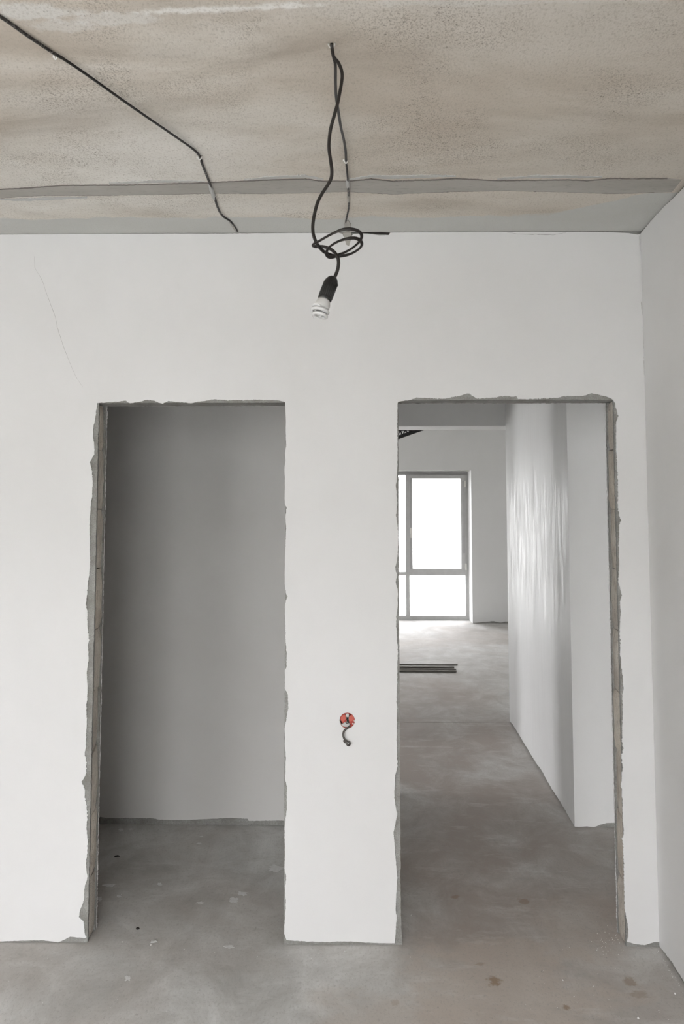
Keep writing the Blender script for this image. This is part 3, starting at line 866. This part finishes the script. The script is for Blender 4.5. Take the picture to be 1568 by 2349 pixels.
for a0, a1 in mulls:
    MB().box(a0, a1, YW + 0.002, YW1, 0.065, z_t - fr).build('mullion', M_WINDOW, WIN)
xs = [W2[0] + fr] + [q for a0, a1 in reversed(mulls) for q in (a0, a1)] + [x_r - fr]
for i in range(0, len(xs), 2):
    MB().box(xs[i], xs[i + 1], YW + 0.003, YW1, zt0, zt1).build('transom', M_WINDOW, WIN)
    MB().box(xs[i], xs[i + 1], YW + 0.03, YW + 0.045, 0.065, zt0).build('pane', M_GLASS, WIN)
    if i == len(xs) - 2:                      # opening sash on the right
        a0, a1, b0, b1 = xs[i] - 0.005, xs[i + 1] + 0.005, zt1 - 0.005, z_t - fr + 0.005
        s0, s1 = wx(946), wx(1057)
        q0, q1 = wz(1304), wz(1098)
        b = MB().box(a0, s0, YW - 0.018, YW + 0.05, b0, b1).box(s1, a1, YW - 0.018, YW + 0.05, b0, b1)
        b.box(s0, s1, YW - 0.018, YW + 0.05, b0, q0).box(s0, s1, YW - 0.018, YW + 0.05, q1, b1)
        sash = b.build('sash', M_WINDOW, WIN)
        MB().box(s0, s1, YW + 0.02, YW + 0.035, q0, q1).build('pane', M_GLASS, sash)
        hz = wz(1218)
        b = MB().box((a0 + s0) / 2 - 0.016, (a0 + s0) / 2 + 0.016, YW - 0.03, YW - 0.017, hz - 0.05, hz + 0.05)
        b.box((a0 + s0) / 2 - 0.010, (a0 + s0) / 2 + 0.010, YW - 0.06, YW - 0.030, hz - 0.11, hz + 0.012)
        b.build('handle', M_CLIP, sash)
        for hv in (1110, 1300):
            zz = wz(hv)
            MB().box(a1 - 0.012, a1 + 0.014, YW - 0.034, YW - 0.017, zz - 0.05, zz + 0.05).build('hinge', M_CLIP, sash)
        # strips of protective film left on the frame
        MB().box(s1 + 0.022, s1 + 0.062, YW - 0.0195, YW - 0.018, b0 + 0.3, b1 - 0.1).build('film_strip', M_TAPE, sash)
        MB().box(a0 + 0.01, a0 + 0.035, YW - 0.0195, YW - 0.018, b0 + 0.05, b1 - 0.05).build('film_strip', M_TAPE, sash)
    else:
        MB().box(xs[i], xs[i + 1], YW + 0.03, YW + 0.045, zt1, z_t - fr).build('pane', M_GLASS, WIN)

def simple_window(name, label, axis, p, a0, a1, z0, z1):
    """three-light window behind the viewer or in the side room"""
    w = thing(name, (((a0 + a1) / 2, p, z0) if axis == 'x' else (p, (a0 + a1) / 2, z0)), label, 'window')
    w['kind'] = 'structure'
    def bx(u0, u1, d0, d1, q0, q1):
        return MB().box(u0, u1, p + d0, p + d1, q0, q1) if axis == 'x' else MB().box(p + d0, p + d1, u0, u1, q0, q1)
    f = 0.06
    bx(a0, a1, 0, 0.07, z0, z0 + f).build('frame_sill', M_WINDOW, w)
    bx(a0, a1, 0, 0.07, z1 - f, z1).build('frame_head', M_WINDOW, w)
    m = (a0 + a1) / 2
    for u in (a0, a1 - f):
        bx(u, u + f, 0, 0.07, z0 + f, z1 - f).build('frame_jamb', M_WINDOW, w)
    bx(m - f / 2, m + f / 2, 0, 0.07, z0 + f, z1 - f).build('mullion', M_WINDOW, w)
    for u0, u1 in ((a0 + f, m - f / 2), (m + f / 2, a1 - f)):
        bx(u0, u1, 0.03, 0.04, z0 + f, z1 - f).build('pane', M_GLASS, w)
simple_window('window_2', 'large window behind the viewer that lights the room', 'x', YB - 0.2, W1[0], W1[1], W1[2], W1[3])
simple_window('window_3', 'side room window that sends light across the passage', 'y', XS - 0.2, W3[0], W3[1], W3[2], W3[3])
simple_window('added_window', 'far room side window added unseen to brighten the far wall', 'y', XW - 0.2, W4[0], W4[1], W4[2], W4[3])
simple_window('window_6', 'second window of this room out of view to the left', 'x', YB - 0.2, W6[0], W6[1], W6[2], W6[3])
simple_window('window_5', 'window of the neighbouring room behind the right wall', 'x', YB - 0.2, W5[0], W5[1], W5[2], W5[3])

# ------------------------------------------------------------------ building across the street
YBD = 32.0
BL = thing('building', (3.0, YBD, -9), 'overexposed pale building outside the far window', 'building')
zr = on_y(1000, 1099, YBD).z
zc = on_y(1000, 1114.6, YBD).z
wins = [(979, 992), (1001, 1014)]
zb, ztp = on_y(985, 1163, YBD).z, on_y(985, 1136, YBD).z
wl_ = [(on_y(a0, 1150, YBD).x, on_y(a1, 1150, YBD).x) for a0, a1 in wins]
xa, xb = -9.0, 15.0
hol = [[Vector((a0, YBD, zb)), Vector((a1, YBD, zb)), Vector((a1, YBD, ztp)), Vector((a0, YBD, ztp))] for a0, a1 in wl_]
MB().prism([[Vector((xa, YBD, -9)), Vector((xb, YBD, -9)), Vector((xb, YBD, zr)), Vector((xa, YBD, zr))]] + hol, Vector((0, 0.3, 0))).box(xa, xb, YBD + 0.31, YBD + 8, -9, zr).build('wall', M_FACADE, BL)
MB().box(xa - 0.2, xb + 0.2, YBD - 0.35, YBD, zc, zc + 0.12).build('cornice', M_FACADE, BL)
for a0, a1 in wl_:
    w = MB().box(a0, a1, YBD + 0.10, YBD + 0.16, zb, zb + 0.03).box(a0, a1, YBD + 0.10, YBD + 0.16, ztp - 0.03, ztp).box(a0, a0 + 0.03, YBD + 0.10, YBD + 0.16, zb, ztp).box(a1 - 0.03, a1, YBD + 0.10, YBD + 0.16, zb, ztp).build('window', M_FACADE, BL)
    MB().box(a0 + 0.03, a1 - 0.03, YBD + 0.12, YBD + 0.14, zb + 0.03, ztp - 0.03).build('pane', M_FPANE, w)

# unseen block added behind the viewer, hiding low sky to even the wall light
AB = thing('added_block', (-1.0, -17.0, -9), 'pale block added unseen behind the viewer to cover the low sky', 'building')
MB().box(-22, 20, -29, -17, -9, 4.6).build('wall', M_FACADE, AB)
MB().box(-22.3, 20.3, -29.3, -16.6, 4.6, 4.9).build('roof', M_FACADE, AB)
for iz in range(4):
    for ix in range(12):
        x0, z0 = -20.5 + 3.4 * ix, -8.0 + 3.0 * iz
        w = MB().box(x0, x0 + 1.3, -17.0, -16.93, z0, z0 + 1.5).build('window', M_WINDOW, AB)
        MB().box(x0 + 0.08, x0 + 1.22, -16.93, -16.91, z0 + 0.08, z0 + 1.42).build('pane', M_FPANE, w)

# ------------------------------------------------------------------ things
# --- pendant lamp: flat black cord looped and knotted, socket and spiral bulb
YL = on_z(760, 97, CEIL).y
HOOK = on_z(760, 97, CEIL)
LAMP = thing('pendant_lamp', HOOK, 'bare spiral bulb in a black socket on a looped black cord clipped to the ceiling', 'lamp')
cord_px = [(760, 99, 0), (764, 128, 0), (775, 143, 0), (783.5, 164, 0), (783.5, 185.6, 0), (777, 222, -.006), (773, 241, -.008), (766.5, 264, -.006), (757, 300.6, 0), (754, 337, 0), (758, 369, 0), (760.7, 392, 0), (759, 409, 0), (751.5, 424, 0), (739, 443, 0), (728, 464.5, 0),
           (720.7, 492, 0), (717, 518, 0), (718.5, 538, -.006), (725, 556, -.006), (734, 569, 0.01), (746, 579.5, 0.03), (767, 587, 0.045), (790, 586, 0.045), (809, 580, 0.035), (826, 568, 0.018), (829, 556.5, 0.0), (817, 547, -0.015), (798, 547, -0.02), (775, 554, -0.01),
           (757, 565, 0.0), (749, 576, 0.012), (749, 585, 0.02), (756, 590, 0.028), (766, 588.5, 0.03), (778, 584, 0.03), (790, 579, 0.026), (809, 568, 0.010), (825, 553, -0.010), (829, 540, -0.028), (821, 530, -0.040), (802, 525, -0.046), (782, 527.5, -0.044), (756, 539, -0.034),
           (729, 554.5, -0.018), (719.5, 559, -0.006), (718, 563, 0.004), (724, 565.5, 0.012), (740, 565.5, 0.010), (756, 570.5, 0.006), (767, 579, 0.004), (774, 590, 0.0), (776, 604, 0), (773.5, 620, 0), (768, 634, 0), (765, 640, 0)]
pts = catmull([on_y(u, v, YL + d) for u, v, d in cord_px], 6)
pts[0] = HOOK + Vector((0, 0, -0.003))
MB().sweep(pts, 0.0042, 0.0028, wide=RGT + Vector((0, 0, 0.8)), n=10).build('cord', M_CORD, LAMP, smooth=True)
# nail clip holding the cord to the ceiling
hb = [HOOK + Vector((0.0085 * math.cos(t), 0.001, -0.002 - 0.012 * max(0, math.sin(t)))) for t in [math.pi * k / 12 for k in range(13)]]
MB().sweep(hb, 0.0014, n=6).build('hook', M_CLIP, LAMP, smooth=True)
# socket
s_top, s_bot = on_y(764, 636, YL), on_y(744.2, 686.5, YL - 0.010)
ax = (s_bot - s_top).normalized(); SL = (s_bot - s_top).length
prof = [(-0.001, 0.004), (0, 0.0085), (0.004, 0.0125), (0.011, 0.0158), (0.0145, 0.0165), (0.0146, 0.0172), (SL * 0.55, 0.0174), (SL - 0.003, 0.0176), (SL, 0.0172), (SL - 0.0005, 0.0148)]
sk = MB().lathe(s_top, ax, prof, 40).build('socket', M_SOCKET, LAMP, smooth=True)
# grip ribs and the small switch tab of the socket
u1 = ax.orthogonal().normalized(); u2 = ax.cross(u1)
b = MB()
for k in range(24):
    t = 2 * math.pi * k / 24
    dvec = u1 * math.cos(t) + u2 * math.sin(t)
    b.sweep([s_top + ax * 0.018 + dvec * 0.0173, s_top + ax * (SL - 0.006) + dvec * 0.0175], 0.0006, n=5)
b.build('grip_ribs', M_SOCKET, sk, smooth=True)
c0 = s_top + ax * 0.022 + RGT * 0.017
MB().sweep([c0, c0 + RGT * 0.0025], 0.003, n=8).build('latch', M_SOCKET, sk)
# bulb
b0 = s_bot
bp = MB().lathe(b0 - ax * 0.004, ax, [(0, 0.0125), (0.006, 0.0130), (0.0065, 0.0150), (0.010, 0.0165), (0.016, 0.0186), (0.023, 0.0190), (0.0265, 0.0184), (0.0275, 0.0165), (0.0295, 0.010)], 40)
BULB = bp.build('bulb_base', M_BASE, LAMP, smooth=True)
MB().lathe(b0 - ax * 0.010, ax, [(0, 0.0118), (0.0075, 0.0122), (0.008, 0.0105)], 28).build('screw_cap', M_BRASS, BULB, smooth=True)
sp = []
turns, NS = 2.35, 90
for k in range(NS + 1):
    t = k / NS
    ang = -0.6 + 2 * math.pi * turns * t
    r = 0.0196 if t < 0.78 else 0.0196 - 0.0110 * ((t - 0.78) / 0.22)
    r = r if t > 0.06 else 0.010 + (r - 0.010) * (t / 0.06)
    sp.append(b0 + ax * (0.0225 + 0.0265 * t) + (u1 * math.cos(ang) + u2 * math.sin(ang)) * r)
MB().sweep(sp, 0.0040, n=10, wide=ax).build('spiral_tube', M_TUBE, LAMP, smooth=True)
sp = []
for k in range(50):
    t = k / 49
    ang = -0.6 + math.pi + 2 * math.pi * turns * (0.5 + 0.5 * t)
    r = 0.0150 - 0.009 * t
    sp.append(b0 + ax * (0.024 + 0.022 * t) + (u1 * math.cos(ang) + u2 * math.sin(ang)) * r)
MB().sweep(sp, 0.0036, n=8, wide=ax).build('spiral_tube', M_TUBE, LAMP, smooth=True)

# --- supply cable from the hook to the wall
def ceil_path(px, drops):
    return [on_z(u, v, CEIL - dz) for (u, v), dz in zip(px, drops)]
def clip_at(u, v, par, r, direction):
    c = on_z(u, v, CEIL)
    d = Vector(direction); d.z = 0; d.normalize()
    s = Vector((-d.y, d.x, 0))
    arc = [c + s * (r * math.cos(t)) + Vector((0, 0, -0.001 - 0.0115 * math.sin(t))) for t in [math.pi * k / 12 for k in range(13)]]
    b = MB().sweep(arc, 0.0020, 0.0024, n=6)
    b.sweep([c + s * (r + 0.002) + Vector((0, 0, 0.002)), c + s * (r + 0.002) + Vector((0, 0, -0.006))], 0.0032, n=8)
    return b.build('clip', M_CLIP, par, smooth=True)
SC = LAMP
px = [(760, 99), (764, 128), (768.6, 149.4), (769, 188), (770.7, 222), (775, 251.6), (781, 290), (788, 320), (792, 345), (793, 365), (794, 379), (797, 409), (798, 432.6), (799.5, 454), (799.5, 475), (796, 494), (793, 509), (797, 521), (798, 529)]
drop = [0.006, 0.03, 0.040, 0.045, 0.042, 0.036, 0.026, 0.016, 0.009, 0.006, 0.005, 0.005, 0.007, 0.005, 0.004, 0.004, 0.004, 0.004, 0.004]
pts = catmull(ceil_path(px, drop), 6)
wd = [0.0040 if i < 58 else 0.0034 for i in range(len(pts))]
cut = next(i for i, p in enumerate(pts) if p.y > on_z(793, 365, CEIL).y)
MB().sweep(pts[:cut + 1], 0.0040, 0.0027, wide=(1, 0, 0), n=8).build('cable', M_CORD, SC, smooth=True)
MB().sweep(pts[cut:], 0.0034, 0.0027, wide=(1, 0, 0), n=8).build('dusty_cable', M_DUSTY, SC, smooth=True)
clip_at(793, 366, SC, 0.0055, (0.0, 1, 0))
def dab(px_list, half, z, par, sd, mat=M_MORTAR, name='mortar_dab'):
    pts = catmull([on_z(u, v, CEIL - 0.002) for u, v in px_list], 6)
    m = len(pts)
    w = [half * (0.45 + 0.55 * math.sin(math.pi * (i + 0.3) / m)) * (1 + 0.35 * noise.noise(pts[i] * 70 + Vector((sd, 0, 0)))) for i in range(m)]
    h = [z * (0.5 + 0.5 * math.sin(math.pi * (i + 0.3) / m)) for i in range(m)]
    return MB().sweep(pts, w, h, wide=(1, 0.3, 0), n=10).build(name, mat, par, smooth=True)
dab([(797, 411), (797, 420), (798, 431)], 0.0075, 0.009, SC, 1, M_GYPSUM)
dab([(799, 440), (799, 452), (799.5, 463)], 0.006, 0.007, SC, 2)
dab([(795, 505), (797, 516), (798, 530)], 0.014, 0.006, SC, 3)
# grey filled chase where the cable enters the wall
lpx = [vz(*p) for p in ((786, 532), (788, 545), (791, 556), (795, 562), (799, 566), (802, 556), (804, 543), (806, 533))]
MB().prism([[Vector((p.x, YS + 0.001, min(p.z, CEIL - 0.001))) for p in lpx]], Vector((0, 0.0052, 0))).build('chase_fill', M_MORTAR, WALL)

# --- long cable stapled diagonally across the ceiling
LC = thing('ceiling_cable', on_z(458, 358, CEIL), 'long black cable stapled diagonally across the left of the ceiling', 'cable')
px = [(-70, -8), (-30, 18), (0, 38), (25, 55), (60, 80), (100, 107), (128, 125), (150, 138), (200, 172), (300, 243), (400, 312), (440, 340), (457, 357), (463, 375), (472, 398), (481, 421), (487, 440), (493, 456), (497, 470), (503, 485), (512, 497), (527, 507), (538, 520), (544, 531)]
drop = [0.005, 0.005, 0.005, 0.005, 0.006, 0.006, 0.006, 0.009, 0.014, 0.018, 0.014, 0.008, 0.006, 0.005, 0.005, 0.005, 0.006, 0.005, 0.004, 0.004, 0.004, 0.003, 0.003, 0.003]
p3 = ceil_path(px, drop)
pts = catmull(p3, 6)
i1, i2 = 6 * 6, 12 * 6
MB().sweep(pts[:i1 + 1], 0.0050, 0.0034, wide=(0.7, 0.7, 0), n=8).build('dusty_cable', M_DUSTY, LC, smooth=True)
MB().sweep(pts[i1:i2 + 1], 0.0042, 0.0032, wide=(0.7, 0.7, 0), n=8).build('cable', M_CORD, LC, smooth=True)
MB().sweep(pts[i2:], 0.0044, 0.0030, wide=(0.9, 0.3, 0), n=8).build('dusty_cable', M_DUSTY, LC, smooth=True)
clip_at(128, 125, LC, 0.0070, (0.8, 1, 0))
clip_at(458, 358, LC, 0.0078, (0.5, 1, 0))
dab([(480, 421), (486, 438), (492, 456)], 0.0085, 0.009, LC, 5, M_GYPSUM)
dab([(528, 510), (536, 520), (543, 532)], 0.008, 0.004, LC, 6)

# --- recessed red junction box with its cable tail
JB = thing('junction_box', (BOXC.x, D, BOXC.z), 'round red wall box with torn plaster and a dark cable tail on the pier', 'junction box')
def jp(X, Y, y):       # from the close-up crop to the wall
    p = on_y(740 + X / 13.07, 1600 + Y / 13.07, D); return Vector((p.x, y, p.z))
def ring(r0, r1, y0, y1, nn=40):
    b = MB(); vs, fs = [], []
    for k in range(nn):
        t = 2 * math.pi * k / nn
        for (r, y) in ((r0, y0), (r1, y0), (r1, y1), (r0, y1)):
            vs.append(Vector((BOXC.x + r * math.cos(t), y, BOXC.z + r * math.sin(t))))
    for k in range(nn):
        a, c = 4 * k, 4 * ((k + 1) % nn)
        for i in range(4):
            j = (i + 1) % 4
            fs.append((a + i, a + j, c + j, c + i))
    return b.add(vs, fs)
ring(0.0280, 0.0305, D + 0.001, D + 0.060).build('box_rim', M_RED, JB, smooth=False)
MB().lathe(Vector((BOXC.x, D + 0.058, BOXC.z)), (0, 1, 0), [(0, 0.0300), (0.004, 0.0300)], 40).build('box_back', M_RED, JB)
def lobe(pts, y0, y1, name, mat, par=None):
    lp = catmull([jp(X, Y, y0) for X, Y in pts] + [jp(*pts[0], y0)], 5)[:-1]
    return MB().prism([lp], Vector((0, y1 - y0, 0))).build(name, mat, par or JB, bevel=0.0008)
lob = [[(650, 505), (565, 560), (535, 650), (570, 715), (640, 700), (690, 640), (685, 540)], [(795, 560), (850, 525), (915, 560), (925, 650), (880, 700), (800, 700), (780, 630)]]
for q in lob:
    lobe(q, D - 0.002, D + 0.02, 'tab', M_RED_L)
lobe([(545, 640), (560, 720), (610, 770), (690, 735), (720, 660), (650, 690)], D - 0.001, D + 0.012, 'tab', M_RED)
lobe([(780, 690), (800, 760), (850, 790), (925, 740), (930, 640), (880, 705)], D - 0.001, D + 0.012, 'tab', M_RED)
lobe([(830, 800), (900, 760), (935, 780), (900, 840), (850, 870), (820, 840)], D - 0.001, D + 0.008, 'tab', M_RED)
lobe([(680, 500), (735, 482), (780, 500), (770, 585), (700, 590)], D + 0.001, D + 0.03, 'gypsum', M_GYPSUM)
lobe([(690, 560), (780, 560), (775, 780), (710, 790)], D + 0.012, D + 0.03, 'gypsum', M_GYPSUM)
lobe([(610, 770), (660, 740), (720, 790), (790, 770), (790, 850), (720, 880), (640, 870), (580, 810)], D - 0.001, D + 0.02, 'gypsum', M_GYPSUM)
lobe([(708, 595), (758, 592), (765, 680), (775, 740), (745, 770), (720, 700)], D + 0.004, D + 0.014, 'gap', M_DARK)
lobe([(520, 730), (560, 800), (640, 870), (600, 860), (530, 790)], D - 0.0006, D + 0.006, 'gypsum', M_MORTAR)
for X, Y in ((505, 690), (950, 695), (905, 782)):
    s = MB().lathe(jp(X, Y, D - 0.003), (0, 1, 0), [(0, 0.0012), (0.0004, 0.0032), (0.004, 0.0034)], 16).build('screw', M_CLIP, JB)
    MB().lathe(jp(X + 3, Y, D - 0.0036), (0, 1, 0), [(0, 0.0012), (0.001, 0.0012)], 10).build('screw_slot', M_DARK, s)
tail = [(815, 800, .004), (800, 850, -.006), (745, 890, -.012), (665, 940, -.016), (622, 1010, -.018), (615, 1090, -.018), (635, 1180, -.016), (685, 1250, -.014), (760, 1300, -.012), (808, 1340, -.012), (805, 1385, -.014), (765, 1400, -.018), (730, 1370, -.02), (700, 1320, -.02), (665, 1285, -.018), (630, 1275, -.016)]
pts = catmull([jp(X, Y, D + d) for X, Y, d in tail], 6)
for s in (-1, 1):
    pp = []
    for i, p in enumerate(pts):
        t = (pts[min(i + 1, len(pts) - 1)] - pts[max(i - 1, 0)]).normalized()
        pp.append(p + t.cross(Vector((0, 1, 0))) * (0.0021 * s * min(1, 0.4 + i / 20)))
    MB().sweep(pp, 0.0019, n=8).build('cable_core', M_WIRE, JB, smooth=True)
MB().sweep([jp(612, 1255, D - .016), jp(640, 1290, D - .017), jp(655, 1330, D - .016)], 0.0026, n=8).build('cable_end', M_WIRE, JB, smooth=True)

# --- pipes lying on the far room floor
pipes = [((1049, 1526.5), 0.008, 'thin brown pipe lying farthest back of the four on the far floor'),
         ((1041, 1533), 0.010, 'brown pipe with the shortest end, second from the window on the far floor'),
         ((1045.5, 1536.8), 0.007, 'slim pale edged pipe, third from the window on the far floor'),
         ((1046.5, 1542.5), 0.011, 'brown pipe lying nearest of the four on the far floor')]
for (u, v), r, lab in pipes:
    p = on_z(u, v, 0)
    y = p.y
    q0 = Vector((p.x, y, r)); q1 = Vector((p.x - 2.6, y + 0.03, r))
    rx = Vector((-1, 0, 0))
    b = MB().lathe(q0, q1 - q0, [(0.03, r * 0.75), (0.0, r * 0.75), (0.0, r), ((q1 - q0).length, r)], 16)
    o = b.build('metal_pipe', M_PIPE, None, smooth=False, origin=Vector(((q0.x + q1.x) / 2, y, 0)))
    tag(o, lab, 'pipe', 'pipes on the far room floor')

# --- black steel lattice high in the far room
YT = 11.6
LT = thing('steel_lattice', on_y(912, 990, YT), 'black steel lattice brace under the far room ceiling', 'lattice')
def bar(p, q, w, name):
    MB().sweep([p, q], w, w, n=4).build(name, M_STEEL, LT)
A0, A1 = on_y(966, 984.5, YT), on_y(912, 1003.5, YT)
dr = (A1 - A0)
A2 = A1 + dr * 3.0
bar(A0 - dr * 0.9, A2, 0.026, 'chord')
nrm = Vector((-dr.z, 0, dr.x)).normalized()
if nrm.z < 0: nrm = -nrm
T0, T1 = A0 + Vector((-0.02, 0, 0.16)), A2 + Vector((0, 0, 0.55))
bar(on_y(965, 985, YT) + Vector((0, 0, 0.0)), on_y(860, 990.5, YT), 0.011, 'chord')
for q in (0.25, 0.55, 0.9):
    hp = A0 + (A2 - A0) * q
    bar(hp, Vector((hp.x, hp.y, 3.352)), 0.008, 'hanger')
K = 9
for i in range(K):
    t0 = i / K
    pb = A0 + (A2 - A0) * t0 * 0.6
    pt = on_y(955 - 95 * ((i + 0.5) / K), 987.5, YT)
    pb2 = A0 + (A2 - A0) * (i + 1) / K * 0.6
    bar(pb, pt, 0.009, 'web_bar')
    bar(pt, pb2, 0.009, 'web_bar')

# --- small debris
def chip(name, u, v, size, h, mat, label, cat, group=None, sd=0, elong=1.0):
    rr = random.Random(sd)
    p = on_z(u, v, 0)
    k = 9
    ang0 = rr.random() * 6
    lp = []
    for i in range(k):
        t = 2 * math.pi * i / k
        r = size * (0.65 + 0.5 * rr.random())
        lp.append(Vector((p.x + r * math.cos(t) * elong, p.y + r * math.sin(t), 0.0003)))
    b = MB(); top = [Vector((p.x + (q.x - p.x) * 0.6, p.y + (q.y - p.y) * 0.6, h * (0.7 + 0.5 * rr.random()))) for q in lp]
    vs = lp + top + [Vector((p.x, p.y, h * 1.1))]
    fs = [tuple(reversed(range(k)))] + [(i, (i + 1) % k, k + (i + 1) % k, k + i) for i in range(k)] + [(k + i, k + (i + 1) % k, 2 * k) for i in range(k)]
    o = b.add(vs, fs).build(name, mat, None, origin=p)
    return tag(o, label, cat, group)
chip('debris_chip', 268, 1965, 0.009, 0.006, M_TWIG, 'small black scrap on the shaded floor near the left jamb', 'debris', sd=1, elong=1.6)
chip('debris_chip', 315.5, 2131, 0.008, 0.007, M_TWIG, 'tiny black lump on the floor in the middle of the left opening', 'debris', sd=2)
chip('plaster_flake', 352, 2160, 0.014, 0.004, M_GYPSUM, 'pale flake of plaster on the floor in the left opening', 'plaster', sd=3, elong=1.3)

def splash(name, cx, cy, wpx, hpx, sd, mat):
    """thin irregular splash of dried plaster on the screed"""
    rr = random.Random(sd)
    k = 60
    lp = []
    for i in range(k):
        t = 2 * math.pi * i / k
        r = 0.75 + 0.55 * noise.noise(Vector((math.cos(t) * 2.2, math.sin(t) * 2.2, sd * 3.7))) + 0.25 * noise.noise(Vector((math.cos(t) * 8, math.sin(t) * 8, sd)))
        p = on_z(cx + wpx * r * math.cos(t), cy - hpx * r * math.sin(t), 0)
        lp.append(Vector((p.x, p.y, -0.0004)))
    return MB().prism([lp], Vector((0, 0, 0.0009))).build(name, mat, FLOOR)
M_SPLASH = plain('dried_plaster_splash', (0.80, 0.795, 0.775), 0.95, var=0.6, vscale=60)
for i, (u, v, w, h) in enumerate(((535, 2065, 14, 9), (556, 2050, 12, 6), (632, 1992, 20, 9), (250, 2031, 17, 4), (366, 2029, 8, 4), (459, 2071, 10, 3), (456, 1935, 7, 2), (294, 2244, 8, 8), (525, 2172, 14, 4),
                                  (278, 1904, 7, 4), (300, 1902, 6, 3), (462, 1919, 6, 2), (228, 2062, 7, 7), (273, 2056, 6, 3))):
    splash('plaster_splash', u, v, w, h, i + 1, M_SPLASH)

# white crumbs strewn about: far too many and too small to tell apart
rr = random.Random(5)
b = MB()
spots = [(281, 2161, 2.2), (346, 2168, 3), (422, 2178, 2.2), (278, 2052, 2.2), (590, 2194, 2), (714, 2199, 2.5), (790, 2183, 3.5), (943, 2100, 3.5), (941, 2196, 2.5), (1290, 2249, 4.0), (1360, 2263, 3), (1316, 2286, 2.5), (1547, 2280, 4.5),
         (1463, 2336, 5), (1510, 2318, 2.5), (1368, 2180, 2.5), (1290, 2179, 2), (1419, 1900, 2), (1383, 1933, 2.5), (696, 2170, 3), (98, 2301, 2), (690, 2315, 2), (1112, 2020, 1.8), (1150, 1620, 2.0)]
for k in range(60):
    spots.append((rr.gauss(1400, 26), rr.gauss(2158, 14), rr.uniform(0.9, 2.2)))
for k in range(26):
    t = rr.random(); spots.append((1510 + 60 * t + rr.uniform(-6, 2), 2178 + 92 * t + rr.uniform(0, 10), rr.uniform(1.0, 2.0)))
for k in range(34):
    spots.append((rr.uniform(1200, 1540), rr.uniform(2180, 2340), rr.uniform(0.8, 1.7)))
for k in range(30):
    spots.append((rr.uniform(20, 1000), rr.uniform(2180, 2330), rr.uniform(0.7, 1.3)))
for u, v, s in spots:
    p = on_z(u, v, 0)
    if p.x > xr(p.y) - 0.01 or (D - 0.02 < p.y < D + 0.14 and (p.x < JL1 + .01 or JR1 - .01 < p.x < JL2 + .015 or p.x > JR2 - .01)):
        continue
    r = s * 0.5 / F * p.y * 1.15
    vs = [p + Vector((r * rr.uniform(0.7, 1.2) * math.cos(t), r * rr.uniform(0.7, 1.2) * math.sin(t), 0.0)) for t in (0, 1.05, 2.1, 3.14, 4.2, 5.25)]
    vs += [p + Vector((0, 0, r * 1.3))]
    b.add(vs, [(i, (i + 1) % 6, 6) for i in range(6)] + [(5, 4, 3, 2, 1, 0)])
o = b.build('plaster_crumbs', M_CRUMB)
tag(o, 'white plaster crumbs strewn over the concrete floor', 'crumbs', kind='stuff')
